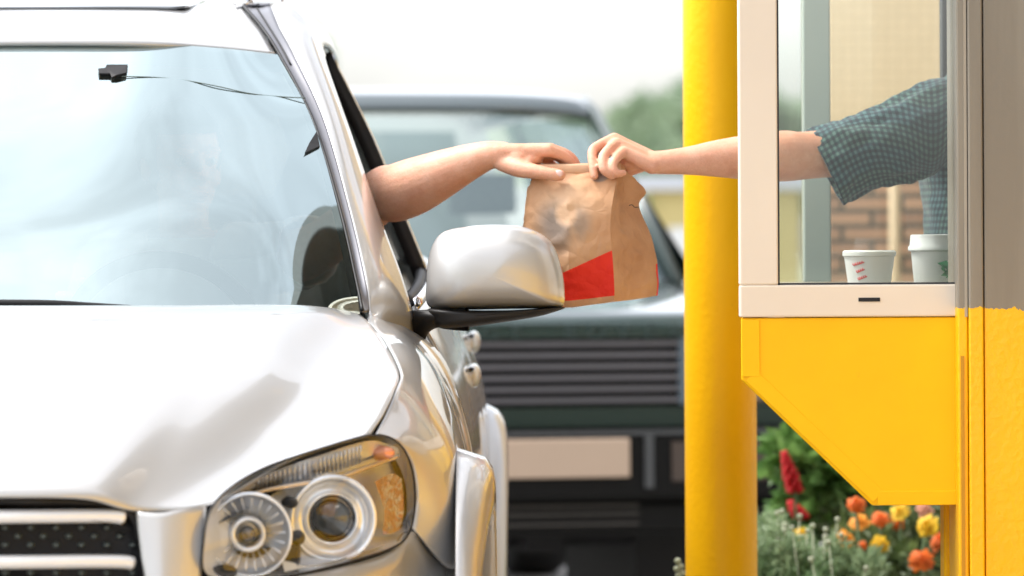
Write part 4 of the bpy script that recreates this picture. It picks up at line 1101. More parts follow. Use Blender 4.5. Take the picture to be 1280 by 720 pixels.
# left hand
def metac(mb,w,k,r0,r1): chain(mb,[(*w,r0),(*lerp(w,k,.5),(r0+r1)/2*1.02),(*k,r1)],14)
wr_=[K(622,190,8.945),K(622,191,8.955),K(623,194,8.965),K(624,198,8.972)]
kn_=[K(686,188,8.930),K(688,187,8.950),K(685,190,8.970),K(678,196,8.988)]
for a,b,r in zip(wr_,kn_,(.0150,.0150,.0145,.013)): metac(dbm,a,b,.0165,r*.86)
dbm.ell(K(650,197,8.955),.036,.036,.0215,Matrix.Rotation(math.radians(4),3,'Y'))
dbm.ell(K(662,200,8.952),.026,.034,.015)
fingers=[([(686,188,8.930,.0122),(702,194,8.938,.0102),(713,203,8.947,.0095),(718,214,8.956,.0086),(717,228,8.957,.0078)]),
         ([(688,187,8.950,.0122),(708,193,8.960,.0100),(719,204,8.966,.0095),(722,220,8.964,.0085),(720,232,8.962,.0078)]),
         ([(685,190,8.970,.0115),(702,199,8.980,.0095),(711,212,8.982,.009),(712,228,8.974,.0082),(710,238,8.968,.0076)]),
         ([(678,196,8.988,.0105),(690,206,8.994,.0088),(697,217,8.992,.008),(699,228,8.984,.0074),(698,236,8.976,.0068)])]
for fg in fingers: ch([KK(*q) for q in fg],14)
# thumb in front of the bag
ch([KK(628,203,8.945,.017),KK(648,210,8.925,.0175),KK(666,214,8.908,.0145),KK(684,217,8.900,.0122),KK(694,218.5,8.899,.0122),KK(700,219,8.899,.0108)],16)
# right arm to the steering wheel
rg=swc+Vector((-.165,-.0,.06))
ch([(*shR,.056),(*C(.06,9.58,1.02),.046),(*C(.07,9.38,.97),.045),(*C(.085,9.20,1.02),.034),(rg.x-.0,rg.y+.06,rg.z+.0,.026)],20)
for k in range(4):
    zz=rg.z+.03-.02*k; c0=Vector((rg.x,rg.y+.045,zz)); 
    ch([(*c0,.0115),(c0.x-.028,c0.y-.03,zz+.004,.0098),(c0.x-.018,c0.y-.062,zz+.004,.0088),(c0.x+.008,c0.y-.064,zz,.008)],12)
ch([(rg.x,rg.y+.05,rg.z+.025,.014),(rg.x+.022,rg.y+.015,rg.z+.045,.0115),(rg.x+.016,rg.y-.012,rg.z+.06,.010)],12)
dbm.ell((rg.x,rg.y+.05,rg.z),.018,.030,.042)
# legs
for q in (-1,1):
    ch([(*C(sx+q*.09,9.66,.70),.085),(*C(sx+q*.12,9.40,.78),.078),(*C(sx+q*.13,9.14,.76),.058),(*C(sx+q*.12,8.98,.60),.056),(*C(sx+q*.10,8.86,.44),.040),(*C(sx+q*.10,8.82,.40),.036)],20)
    ch([(*C(sx+q*.10,8.84,.385),.035),(*C(sx+q*.10,8.72,.42),.030)],14)
rt = C(sx,9.70,.64)
tmp = empty('tmp', rt, 'x','x'); drv = remesh_body('person', dbm, .0030, M['skin'], tmp, 4)
ORIG[drv]=Vector(rt); drv.parent=None; drv.location=rt; bpy.data.objects.remove(tmp)
tag(drv,'driver at the wheel reaching a bare arm out of the silver car to the bag','person')
face_parts(W,Rm,drv); hair(W,Rm,drv,-.05)
# thumb nail
tn=MB(); tc_=Vector(K(698,217.5,8.899)); tn.ell(tc_+Vector((.001,-.0088,.001)),.0075,.0030,.0064,Matrix.Rotation(math.radians(8),3,'Y'),18,10); tn.build('thumbnail',M['nail'],drv,True)
X1=Vector((1,0,0));Y1=Vector((0,1,0));Z1=Vector((0,0,1))
tor=cloth_loft([(C(sx,9.70,.66),X1*.175,Y1*.125),(C(sx,9.74,.82),X1*.158,Y1*.118),(C(sx,9.74,.98),X1*.168,Y1*.122),(C(.29,9.71,1.12),X1*.192,Y1*.112),(C(.28,9.71,1.20),X1*.165,Y1*.092),(C(.272,9.71,1.245),X1*.085,Y1*.068)],48,40,.006,3)
def sleeve_rings(p0,p1,p2,r0,r1,r2):
    out=[]
    for p,r,d in ((p0,r0,p1-p0),(p1,r1,p2-p0),(p2,r2,p2-p1)):
        d=d.normalized(); a=d.cross(Z1).normalized(); b=a.cross(d)
        out.append((tuple(p),a*r,b*r))
    return out
sl=cloth_loft(sleeve_rings(Vector(C(.36,9.66,1.20)),Vector((-.46,9.60,1.205)),Vector((-.40,9.46,1.215)),.070,.072,.068),36,20,.005,5)
sr_=cloth_loft(sleeve_rings(Vector(C(.19,9.71,1.19)),shR,Vector(C(.09,9.64,1.09)),.070,.068,.062),36,20,.005,6)
v,f,u=join_cloth([tor,sl,sr_]); o=obj('shirt',v,f,M['tee'],drv,True,u); mod_solid(o,.003,0)
tb=MB()
for q in (-1,1): tb.tube([C(sx+q*.085,9.70,.71),C(sx+q*.12,9.40,.79),C(sx+q*.13,9.12,.77),C(sx+q*.12,8.96,.60),C(sx+q*.10,8.86,.46)],[.105,.092,.075,.068,.055],20)
tb.build('trousers',M['denim'],drv,True)
tb=MB()
for q in (-1,1): tb.tube([C(sx+q*.10,8.86,.385),C(sx+q*.10,8.78,.40),C(sx+q*.10,8.69,.43)],[(.045,.05),(.045,.045),(.03,.02)],18)
tb.build('shoes',M['shoe'],drv,True)
# ---------------- server in the window
wb=MB(); ch=lambda *a: chain(wb,*a)
Xw=.962; Yw=9.36
hc=Vector((Xw-.03,Yw,1.815))
wb.tube([(Xw,Yw,.98),(Xw,Yw,1.10),(Xw,Yw,1.28),(Xw-.01,Yw,1.45),(Xw-.01,Yw,1.54),(Xw-.01,Yw,1.585)],[(.15,.11),(.14,.105),(.155,.12),(.175,.115),(.13,.08),(.06,.05)],28,up=(1,0,0))
ch([(Xw-.01,Yw,1.56,.055),(Xw-.025,Yw,1.72,.052)])
W,Rm=head(wb,hc,(-1,-.12,-.18),(-.1,0,1))
sh=Vector(K(1182,152,9.17))
ch([(Xw-.01,Yw-.06,1.47,.060),(*sh,.056)])
ch([(*sh,.055),KK(1090,184,9.10,.047),KK(1010,194,9.03,.045),KK(980,195,9.01,.048),KK(940,196.5,8.99,.0435),KK(900,198,8.975,.0355),KK(860,201,8.962,.0265),KK(830,203,8.955,.0225),KK(815,203,8.953,.0215)],24)
wr2=[K(812,197,8.968),K(812,199,8.958),K(814,203,8.948),K(815,208,8.940)]
kn2=[K(769,175,8.985),K(768,174,8.968),K(771,180,8.947),K(779,190,8.928)]
for a,b,r in zip(wr2,kn2,(.013,.0135,.013,.0115)): metac(wb,a,b,.0150,r*.93)
wb.ell(K(794,197,8.958),.030,.030,.020,Matrix.Rotation(math.radians(22),3,'Y'))
wb.ell(K(786,202,8.966),.022,.026,.018)
for fg in ([(769,175,8.985,.0118),(750,183,8.972,.0098),(742,192,8.958,.0092),(745,206,8.948,.0080),(747,212,8.944,.0075)],
           [(768,174,8.968,.0122),(751,181,8.948,.0102),(741,189,8.930,.0098),(741,206,8.912,.0085),(743,220,8.904,.0078)],
           [(771,180,8.947,.0118),(762,186,8.925,.0100),(754,197,8.905,.0098),(755,212,8.893,.0088),(765,220,8.897,.0078)],
           [(779,190,8.928,.0105),(771,197,8.905,.0092),(766,207,8.893,.0085),(771,217,8.890,.0076),(779,216,8.899,.0068)]):
    ch([KK(*q) for q in fg],14)
ch([KK(800,205,8.975,.0165),KK(784,212,8.978,.0140),KK(768,216,8.972,.0118),KK(754,217,8.964,.0102)],14)
# right arm resting on the counter
sh2=Vector((Xw+.0,Yw+.20,1.50))
ch([(Xw-.01,Yw+.06,1.50,.065),(*sh2,.062)])
ch([(*sh2,.058),(Xw+.05,Yw+.25,1.34,.047),(Xw+.05,Yw+.26,1.20,.042),(Xw+.01,Yw+.25,1.06,.034),(Xw-.03,Yw+.24,.95,.025)],20)
for k in range(4):
    a=Vector((Xw-.065+.021*k,Yw+.24,.885)); ch([(*a,.0115),(a.x-.004,a.y-.008,a.z-.045,.0095),(a.x-.002,a.y-.020,a.z-.075,.008)],12)
ch([(Xw-.065,Yw+.235,.92,.014),(Xw-.090,Yw+.215,.895,.011),(Xw-.095,Yw+.20,.87,.009)],12)
wb.ell((Xw-.035,Yw+.24,.91),.042,.016,.045)
for q in (-1,1):
    ch([(Xw,Yw+q*.085,.98,.088),(Xw-.01,Yw+q*.09,.62,.062),(Xw+.01,Yw+q*.09,.30,.045),(Xw+.015,Yw+q*.09,.22,.038)],20)
    ch([(Xw+.01,Yw+q*.09,.19,.035),(Xw-.13,Yw+q*.095,.175,.025)],14)
rt=(Xw,Yw,.15); tmp=empty('tmp2',rt,'x','x'); srv=remesh_body('person',wb,.0030,M['skin'],tmp,4)
ORIG[srv]=Vector(rt); srv.parent=None; srv.location=rt; bpy.data.objects.remove(tmp)
tag(srv,'server in a teal checked short-sleeved shirt leaning out of the window with the bag','person')
face_parts(W,Rm,srv); hair(W,Rm,srv,-.01)
# shirt: torso + two sleeves
def ring(px,py,Y,rx,rz,ry,tilt=0):
    """sleeve ring: local axes in the picture plane (rz, tilted) and depth (ry)"""
    c=K(px,py,Y); t=math.radians(tilt); return (c,Vector((math.sin(t)*rz,0,math.cos(t)*rz)),Vector((0,ry,0)))
slv=cloth_loft([ring(1200,150,9.20,0,.080,.085,14),ring(1163,160,9.17,0,.090,.085,0),ring(1122,176,9.13,0,.077,.078,-10),ring(1085,188,9.10,0,.071,.072,-19),ring(1055,200,9.07,0,.073,.070,-24),ring(1031,209,9.05,0,.077,.069,-26)],64,70,.0055,2,17)
hem=cloth_loft([ring(1033,208,9.052,0,.0765,.0685,-26),ring(1048,203,9.062,0,.066,.062,-24)],64,8,.003,2,17)
tors=cloth_loft([((Xw+.005,Yw,.92),Y1*.185,X1*.150),((Xw,Yw,1.05),Y1*.165,X1*.140),((Xw-.005,Yw,1.20),Y1*.175,X1*.145),((Xw-.01,Yw,1.36),Y1*.195,X1*.158),((Xw-.015,Yw,1.47),Y1*.190,X1*.140),((Xw-.012,Yw,1.545),Y1*.150,X1*.100),((Xw-.012,Yw,1.590),Y1*.078,X1*.070)],64,80,.008,9,12)
s2=cloth_loft(sleeve_rings(Vector((Xw,Yw+.12,1.50)),Vector((Xw+.02,Yw+.22,1.46)),Vector((Xw+.04,Yw+.25,1.31)),.078,.078,.075),48,30,.005,4)
v,f,u=join_cloth([tors,slv,s2]); o=obj('shirt',v,f,M['gingham'],srv,True,u); mod_solid(o,.0025,0)
co=MB(); co.tube([(Xw-.012+.062*math.cos(w),Yw+.066*math.sin(w),1.597-.012*math.cos(w)) for w in np.linspace(0,2*math.pi,30)],[(.006,.016)]*30,8,cap=False); co.build('collar',M['gingham'],o,True)
tb=MB()
for q in (-1,1): tb.tube([(Xw,Yw+q*.08,1.0),(Xw-.01,Yw+q*.09,.62),(Xw+.01,Yw+q*.09,.22)],[.112,.085,.068],20)
tb.build('trousers',prin('black work trousers',(.03,.03,.035),rough=.9),srv,True)
tb=MB()
for q in (-1,1): tb.tube([(Xw+.06,Yw+q*.09,.185),(Xw-.05,Yw+q*.09,.185),(Xw-.17,Yw+q*.095,.170)],[(.045,.035),(.045,.033),(.03,.018)],18)
tb.build('shoes',M['shoe'],srv,True)
# =================================================================== PAPER BAG
def bagmat():
    m,nt,out=mat('brown kraft paper with red base')
    p=N(nt,'ShaderNodeBsdfPrincipled',Roughness=.62)
    uv=N(nt,'ShaderNodeUVMap'); sx_=N(nt,'ShaderNodeSeparateXYZ'); L(nt,uv.outputs[0],sx_.inputs[0])
    U=sx_.outputs['X'];V=sx_.outputs['Y']
    def mth(op,a,b=None,c=None):
        n=N(nt,'ShaderNodeMath',operation=op)
        for i,x in enumerate((a,b,c)):
            if x is None: continue
            if isinstance(x,(int,float)): n.inputs[i].default_value=x
            else: L(nt,x,n.inputs[i])
        return n.outputs[0]
    tc=N(nt,'ShaderNodeTexCoord'); n=N(nt,'ShaderNodeTexNoise',Scale=18.0,Detail=6.0); L(nt,tc.outputs['Object'],n.inputs['Vector'])
    base=N(nt,'ShaderNodeValToRGB'); base.color_ramp.elements[0].position=.3; base.color_ramp.elements[0].color=(.52,.265,.125,1)
    base.color_ramp.elements[1].position=.7; base.color_ramp.elements[1].color=(.64,.36,.19,1); L(nt,n.outputs['Fac'],base.inputs[0])
    # contents showing through as a grey patch in the colour, paler spot in the middle
    def blob(u0,v0,ru,rv,soft0,soft1):
        a=mth('DIVIDE',mth('SUBTRACT',U,u0),ru); b=mth('DIVIDE',mth('SUBTRACT',V,v0),rv)
        d=mth('SQRT',mth('ADD',mth('MULTIPLY',a,a),mth('MULTIPLY',b,b)))
        mr=N(nt,'ShaderNodeMapRange',interpolation_type='SMOOTHSTEP'); mr.inputs['From Min'].default_value=soft1; mr.inputs['From Max'].default_value=soft0
        L(nt,d,mr.inputs['Value']); return mr.outputs[0]
    g1=blob(.72,.40,.66,.19,.2,1.0); g2=blob(.98,.47,.30,.085,.5,1.1); g3=blob(1.66,.74,.20,.06,.6,1.0); g4=blob(1.30,.42,.4,.13,.2,1.0)
    gg=mth('MULTIPLY',mth('MAXIMUM',g1,mth('MULTIPLY',g4,.7)),mth('SUBTRACT',1.0,mth('MULTIPLY',g2,.95)))
    gg=mth('MAXIMUM',mth('MULTIPLY',gg,.85),mth('MULTIPLY',g3,.85))
    lg=blob(1.0,.50,1.0,.4,.1,1.0)  # paler front face: light on and through the paper put into the colour
    m0=N(nt,'ShaderNodeMixRGB'); m0.inputs[2].default_value=(.80,.54,.34,1); L(nt,mth('MULTIPLY',lg,.75),m0.inputs[0]); L(nt,base.outputs[0],m0.inputs[1])
    m1=N(nt,'ShaderNodeMixRGB'); m1.inputs[2].default_value=(.22,.185,.16,1); L(nt,gg,m1.inputs[0]); L(nt,m0.outputs[0],m1.inputs[1])
    # red printed base
    line=mth('ADD',mth('MULTIPLY',mth('POWER',mth('MAXIMUM',mth('MULTIPLY',U,.5),0.001),1.3),.14),.13)
    r1=mth('MULTIPLY',mth('LESS_THAN',V,line),mth('MULTIPLY',mth('LESS_THAN',U,2.02),mth('GREATER_THAN',V,.035)))
    r2=mth('MULTIPLY',mth('LESS_THAN',V,.20),mth('GREATER_THAN',U,3.94))
    rr=mth('MAXIMUM',r1,r2)
    nr=N(nt,'ShaderNodeMixRGB'); nr.inputs[1].default_value=(.86,.030,.008,1); nr.inputs[2].default_value=(.76,.018,.006,1); L(nt,n.outputs['Fac'],nr.inputs[0])
    m2=N(nt,'ShaderNodeMixRGB'); L(nt,rr,m2.inputs[0]); L(nt,m1.outputs[0],m2.inputs[1]); L(nt,nr.outputs[0],m2.inputs[2])
    L(nt,m2.outputs[0],p.inputs['Base Color'])
    # crumple: creased facets + fine grain
    vo=N(nt,'ShaderNodeTexVoronoi',Scale=22.0,feature='DISTANCE_TO_EDGE'); nz=N(nt,'ShaderNodeTexNoise',Scale=9.0,Detail=5.0,Distortion=.6); L(nt,tc.outputs['Object'],nz.inputs['Vector'])
    va=N(nt,'ShaderNodeVectorMath',operation='ADD'); L(nt,tc.outputs['Object'],va.inputs[0]); 
    vs_=N(nt,'ShaderNodeVectorMath',operation='SCALE'); vs_.inputs['Scale'].default_value=.08; L(nt,nz.outputs['Color'],vs_.inputs[0]); L(nt,vs_.outputs[0],va.inputs[1]); L(nt,va.outputs[0],vo.inputs['Vector'])
    h=mth('ADD',mth('MULTIPLY',mth('MINIMUM',vo.outputs['Distance'],.35),.9),mth('MULTIPLY',nz.outputs['Fac'],.9))
    b=N(nt,'ShaderNodeBump',Strength=.55,Distance=.010); L(nt,h,b.inputs['Height']); L(nt,b.outputs[0],p.inputs['Normal'])
    t=N(nt,'ShaderNodeBsdfTranslucent'); L(nt,m2.outputs[0],t.inputs[0])
    mx=N(nt,'ShaderNodeMixShader'); mx.inputs[0].default_value=.12; L(nt,p.outputs[0],mx.inputs[1]); L(nt,t.outputs[0],mx.inputs[2]); L(nt,mx.outputs[0],out.inputs[0])
    return m
M['kraft']=bagmat()
#        FL            FM              FC              GM              BR              BM              BL            LM
BG=[
 [(672,385,8.935),(715,384,8.905),(768,377,8.895),(796,374,8.945),(822,369,9.000),(755,374,9.050),(668,379,9.030),(666,382,8.985)],
 [(666,355,8.93),(712,354,8.888),(767,350,8.888),(795,348,8.938),(823,347,9.000),(753,350,9.055),(662,352,9.030),(660,352,8.98)],
 [(660,320,8.93),(710,320,8.872),(765,318,8.882),(791,317,8.934),(820,318,8.998),(750,320,9.050),(657,320,9.025),(656,320,8.975)],
 [(656,286,8.93),(708,288,8.868),(763,290,8.882),(787,290,8.936),(812,290,8.992),(745,288,9.035),(655,286,9.005),(653,286,8.965)],
 [(656,258,8.93),(708,260,8.878),(764,262,8.886),(782,260,8.950),(799,257,8.984),(742,258,9.010),(658,256,8.985),(655,256,8.955)],
 [(660,236,8.93),(710,236,8.896),(768,238,8.896),(781,238,8.955),(807,240,8.972),(740,236,8.980),(664,234,8.963),(660,234,8.948)],
 [(665,222,8.930),(712,221,8.915),(771,221,8.908),(780,222,8.945),(797,227,8.962),(740,222,8.952),(670,221,8.948),(667,221,8.942)],
 [(668,213,8.930),(714,212,8.926),(772,210,8.926),(777,212,8.931),(786,216,8.940),(740,212,8.940),(672,212,8.940),(669,212,8.938)],
 [(670,206,8.931),(714,205,8.930),(772,203,8.930),(775,204,8.932),(779,206,8.936),(740,204,8.937),(673,205,8.937),(671,205,8.936)]]
def bag_surface():
    rows=[]
    for lv in BG:
        pts=[np.array(K(*p)) for p in lv]; pts.append(pts[0]); row=[]
        for i in range(8):
            for q in range(8):
                row.append(pts[i]+(pts[i+1]-pts[i])*q/8)
        row.append(pts[0]); rows.append(row)
    A=cr(np.array(rows),80); nv,nu=A.shape[:2]
    c=A.mean(axis=1,keepdims=True)
    out=A.copy()
    for i in range(nv):
        v=i/(nv-1)
        for j in range(nu):
            jj=j%(nu-1); p=Vector(A[i,jj]); d=Vector(A[i,jj]-c[i,0]); d.z=0
            if d.length>1e-6: d.normalize()
            q=p*26; 
            n1=abs(noise.noise(q+Vector((3,1,7)))); n2=abs(noise.noise(q*2.1)); n3=noise.noise(Vector((p.x*95,p.y*95,p.z*16)))
            corner=min(abs((jj/8)%2-0),abs((jj/8)%2-2)) # 0 at corners
            amp=(.2+.8*min(1,corner*1.2)) if v<.9 else .3
            dd=(-.010*n1-.004*n2)*amp + n3*.0055*max(0,min(1,(v-.45)*2.2))*(1 if v<.93 else .2)
            out[i,j]=A[i,jj]+np.array(d)*dd
    uv=[(8*j/(nu-1), i/(nv-1)) for i in range(nv) for j in range(nu)]
    f=orient(out,grid_faces(nv,nu),(0,-.0,0)) if False else grid_faces(nv,nu)
    V=out.reshape(-1,3).tolist(); k=len(V)
    # bottom
    cb=out[0,:-1].mean(axis=0); V.append(cb.tolist()); uv.append((1,.01))
    for j in range(nu-1): f.append((j+1,j,k))
    f=[tuple(reversed(x)) for x in f]
    return V,f,uv
V_,F_,UV_=bag_surface()
bag=obj('paper_bag',V_,F_,M['kraft'],None,True,UV_,origin=K(740,380,8.95),sharp=38)
mod_solid(bag,.0012,0)
tag(bag,'crumpled brown paper takeaway bag with a red base, held between two hands','bag')
ORIG[bag]=Vector(K(740,380,8.95))
ft=MB(); pts=[K(660,212,8.927),K(700,211.5,8.925),K(740,210.5,8.923),K(776,209,8.926)]
Q=cr(pts,40); 
for i in range(39):
    pass
ft.tube(Q.tolist(),[(.0032,.0098)]*40,10,up=(0,0,1)); fo=ft.build('folded_top',prin('kraft paper fold',(.62,.39,.24),rough=.6,bump=.4,bump_scale=60,bump_dist=.003),bag,True)
mk=MB(); w_=cr([K(786,257,8.925),K(790,256,8.926),K(793,259,8.930),K(798,259,8.938)],20); mk.tube((w_+np.array([0,-.008,0])).tolist(),.0008,5); mk.build('pen_mark',M['rubber'],bag,True)
# =================================================================== REAR CAR
TH=math.radians(12); RX0,RY0=.055,14.6
def R_(w,Lb,z): return (RX0+w*math.cos(TH)-Lb*math.sin(TH), RY0+Lb*math.cos(TH)+w*math.sin(TH), z)
rc = empty('green_suv',(RX0,RY0,0),'blurred dark green square-nosed off-road car waiting behind in the lane','car')
gp=prin('dark green car paint',(.045,.075,.066),rough=.28,metal=.8,coat=1,coat_rough=.04)
gb=prin('rear car black plastic',(.005,.005,.005),rough=.6,spec=.2)
def rsym(rows): # rows of (w,L,z) from centre outwards
    return [[R_(-p[0],p[1],p[2]) for p in reversed(r[1:])]+[R_(*p) for p in r] for r in rows]
def rboth(name,rows,m,par,hint,thick=.01,nu=16,nv=16):
    for sd in (1,-1):
        surf(name,patch([[R_(sd*p[0],p[1],p[2]) for p in r] for r in rows],nu,nv),m,par,(sd*hint[0],hint[1],hint[2]),thick)
surf('hood',patch(rsym([[(0,.02,1.0),(.4,.03,1.0),(.70,.06,.995),(.84,.12,.98)],[(0,.12,1.035),(.4,.12,1.035),(.72,.14,1.03),(.88,.2,1.0)],[(0,.6,1.09),(.4,.6,1.085),(.70,.62,1.07),(.90,.65,1.01)],[(0,1.15,1.135),(.4,1.17,1.135),(.72,1.22,1.12),(.90,1.3,1.03)]]),50,30),gp,rc,(0,-.3,1),.01)
m=MB(); 
def rbox(mb,w0,w1,l0,l1,z0,z1):
    v=[R_(a,b,c) for c in (z0,z1) for a,b in ((w0,l0),(w1,l0),(w1,l1),(w0,l1))]
    mb.add(v,[(0,3,2,1),(4,5,6,7),(0,1,5,4),(1,2,6,5),(2,3,7,6),(3,0,4,7)])
rbox(m,-.80,.80,.025,.06,.955,.998); lip=m.build('hood_lip',prin('hood lip green',(.012,.035,.028),rough=.3,coat=.5),rc); mod_bevel(lip,.008,2)
# raised capitals on the bonnet lip
lm_=prin('faint silver letters',(.05,.08,.075),rough=.4,metal=.2)
for i_,chh in enumerate('RANGE ROVER'):
    if chh==' ': continue
    cu=bpy.data.curves.new('letter','FONT'); cu.body=chh; cu.size=.066; cu.extrude=.003; cu.align_x='CENTER'
    tob=bpy.data.objects.new('letter',cu); COL.objects.link(tob)
    dg=bpy.context.evaluated_depsgraph_get(); me=bpy.data.meshes.new_from_object(tob.evaluated_get(dg)); bpy.data.objects.remove(tob)
    mt_=Matrix.Translation(Vector(R_(.045+(i_-5)*.083,.020,.953)))@Matrix.Rotation(TH,4,'Z')@Matrix.Rotation(math.radians(90),4,'X'); me.transform(Matrix.Translation(-Vector((RX0,RY0,0)))@mt_)
    lo=bpy.data.objects.new('letter',me); COL.objects.link(lo); lo.parent=lip; ORIG[lo]=ORIG[rc]; me.materials.clear(); me.materials.append(lm_)
m=MB(); rbox(m,-.93,.93,.10,.16,.68,.955); m.build('front_panel',gp,rc)
m=MB(); rbox(m,-.50,.50,.07,.098,.745,.952); grl=m.build('grille',M['dark'],rc)
sl_=MB()
for k in range(6): z=.765+k*.0345; rbox(sl_,-.485,.485,.035,.075,z-.0075,z+.0075)
so=sl_.build('grille_slats',prin('grey slats',(.13,.125,.135),rough=.4),grl)
gf=prin('blue grey frame',(.12,.16,.19),rough=.4)
for a,b in ((.475,.515),(-.515,-.475)):
    m=MB(); rbox(m,a,b,.030,.10,.75,.955); m.build('grille_frame',gf,grl)
m=MB(); rbox(m,-.92,.92,.045,.10,.685,.742); m.build('lower_trim',prin('green lower trim',(.02,.04,.03),rough=.4),rc)
for sd in (1,-1):
    m=MB(); a,b=(.53,.80) if sd>0 else (-.80,-.53); rbox(m,a,b,.03,.10,.755,.94); h=m.build('headlight',prin('lamp glass',(.28,.20,.15),rough=.15,coat=1),rc); mod_bevel(h,.01,2)
    q=MB(); q.lathe(R_(sd*.66,.025,.85),[(0,.01),(.06,.008),(.07,0)],24,(math.sin(TH),-math.cos(TH),0)); q.build('lamp',M['chrome'],h,True)
    m=MB(); a,b=(.805,.92) if sd>0 else (-.92,-.805); rbox(m,a,b,.05,.11,.755,.94); m.build('indicator',prin('orange indicator',(.7,.22,.05),rough=.3),rc)
m=MB(); rbox(m,-.95,.95,-.08,.12,.46,.677); bp=m.build('bumper',gb,rc); mod_bevel(bp,.03,4)
m=MB(); rbox(m,-.93,.93,-.02,.10,.36,.458); mod_bevel(m.build('bumper_skirt',gb,rc),.02,3)
for z in (.39,.42,.445):
    m=MB(); rbox(m,-.30,.33,-.03,-.015,z-.004,z+.004); m.build('skirt_rib',prin('dark rib',(.05,.045,.04),rough=.5),rc)
m=MB(); rbox(m,.335,.362,-.092,-.07,.50,.66); rbox(m,-.945,.945,-.088,-.06,.662,.674); m.build('bumper_trim',prin('grey bumper trim',(.07,.075,.08),rough=.4),rc)
m=MB(); rbox(m,-.24,.285,-.105,-.082,.535,.652); mod_bevel(m.build('number_plate',prin('blank beige plate',(.52,.39,.29),rough=.5),rc),.004,2)
m=MB(); rbox(m,.42,.78,-.090,-.07,.52,.64); m.build('bumper_panel',prin('brown bumper insert',(.07,.05,.04),rough=.5),rc)
# underside with ragged running gear
m=MB(); rbox(m,-.70,.70,.15,4.3,.34,.46); rbox(m,-.35,-.05,.5,1.2,.29,.345); rbox(m,.05,.16,.3,1.4,.285,.345); 
m.ell(R_(.02,1.0,.31),.10,.10,.07); m.tube([R_(-.75,.95,.33),R_(.75,.95,.33)],.035,10); m.tube([R_(-.6,.4,.33),R_(.28,.5,.315),R_(.6,.42,.33)],.022,8); rbox(m,.42,.62,.4,1.4,.10,.40)
rbox(m,-.50,-.2,2.0,3.0,.25,.345); m.build('underbody',M['dark'],rc)
# sides, roof, pillars, glass
rboth('side_panel',[[(.90,.14,.96),(.90,.7,1.02),(.90,1.3,1.10),(.90,2.5,1.12),(.89,4.4,1.12)],[(.94,.14,.8),(.94,.7,.8),(.94,1.3,.8),(.94,2.5,.8),(.93,4.4,.8)],[(.93,.14,.45),(.93,.7,.45),(.93,1.3,.45),(.93,2.5,.45),(.92,4.4,.45)]],gp,rc,(1,0,0),.02,24,12)
wtop=[(0,1.98,1.715),(.4,2.0,1.71),(.655,2.08,1.69)]; wbot=[(0,1.17,1.13),(.45,1.2,1.13),(.76,1.30,1.12)]; wm=[(0,1.55,1.43),(.43,1.58,1.43),(.715,1.67,1.41)]
surf('windshield',patch(rsym([wtop,wm,wbot]),40,24),M['rear_ws'],rc,(0,-1,1),0)
surf('roof',patch(rsym([[(0,1.96,1.725),(.4,1.98,1.72),(.62,2.03,1.705),(.69,2.08,1.685)],[(0,2.15,1.785),(.4,2.16,1.782),(.63,2.2,1.765),(.71,2.25,1.72)],[(0,3.0,1.82),(.4,3.0,1.818),(.64,3.0,1.80),(.72,3.0,1.74)],[(0,4.3,1.78),(.4,4.3,1.778),(.62,4.3,1.76),(.70,4.3,1.70)]]),40,24),prin('grey green roof paint',(.05,.07,.075),rough=.3,coat=1),rc,(0,-.2,1),.02)
pp=prin('dark green pillar paint',(.03,.05,.045),rough=.3,coat=.6)
for sd in (1,-1):
    m=MB(); m.tube([R_(sd*.78,1.28,1.10),R_(sd*.735,1.66,1.40),R_(sd*.68,2.06,1.69),R_(sd*.70,2.3,1.735),R_(sd*.71,3.0,1.76)],[(.022,.038)]*5,10); m.build('pillar',pp,rc,True)
    for Lq in (2.55,3.5):
        m=MB(); m.tube([R_(sd*.88,Lq,1.10),R_(sd*.72,Lq+.03,1.74)],[(.05,.02)]*2,10,up=(1,0,0)); m.build('door_post',pp,rc,True)
    m=MB(); m.v=[R_(sd*.875,1.35,1.12),R_(sd*.875,4.2,1.12),R_(sd*.71,4.1,1.72),R_(sd*.70,2.15,1.70)]; m.f=[(0,1,2,3)]; m.build('side_window',M['side_glass'],rc)
    m=MB(); m.ell(R_(sd*1.0,1.42,1.17),.10,.055,.085); m.tube([R_(sd*.88,1.45,1.12),R_(sd*.95,1.43,1.14)],.03,8); m.build('door_mirror',gb,rc,True)
    for Lq in (.85,3.6):
        m=MB(); m.lathe(R_(sd*.78,Lq,.37),[(0,.1),(.2,.11),(.24,.12),(.35,.11),(.37,.08),(.37,-.08),(.35,-.11),(.2,-.11)],36,(sd*math.cos(TH),sd*math.sin(TH),0)); w=m.build('wheel',M['tyre'],rc,True)
        m=MB(); m.lathe(R_(sd*.78,Lq,.37),[(0,.118),(.1,.115),(.23,.125)],30,(sd*math.cos(TH),sd*math.sin(TH),0)); m.build('rim',M['rim'],w,True)
m=MB(); m.v=[R_(-.7,4.28,1.12),R_(.7,4.28,1.12),R_(.62,4.25,1.70),R_(-.62,4.25,1.70)]; m.f=[(0,1,2,3)]; m.build('rear_window',M['side_glass'],rc)
m=MB(); rbox(m,-.90,.90,4.32,4.40,.45,1.12); m.build('tailgate',gp,rc)
m=MB(); rbox(m,-.80,.80,1.3,1.6,.95,1.13); m.build('dashboard',M['dash'],rc)
for sx_ in (.38,-.38):
    m=MB(); m.tube([R_(sx_,2.45,.6),R_(sx_,2.5,1.2),R_(sx_,2.55,1.28)],[(.25,.07),(.22,.06),(.12,.05)],16,up=(0,1,0)); m.tube([R_(sx_,2.55,1.36),R_(sx_,2.56,1.50)],[(.12,.04)]*2,14,up=(0,1,0)); m.build('seat',M['seat'],rc,True)
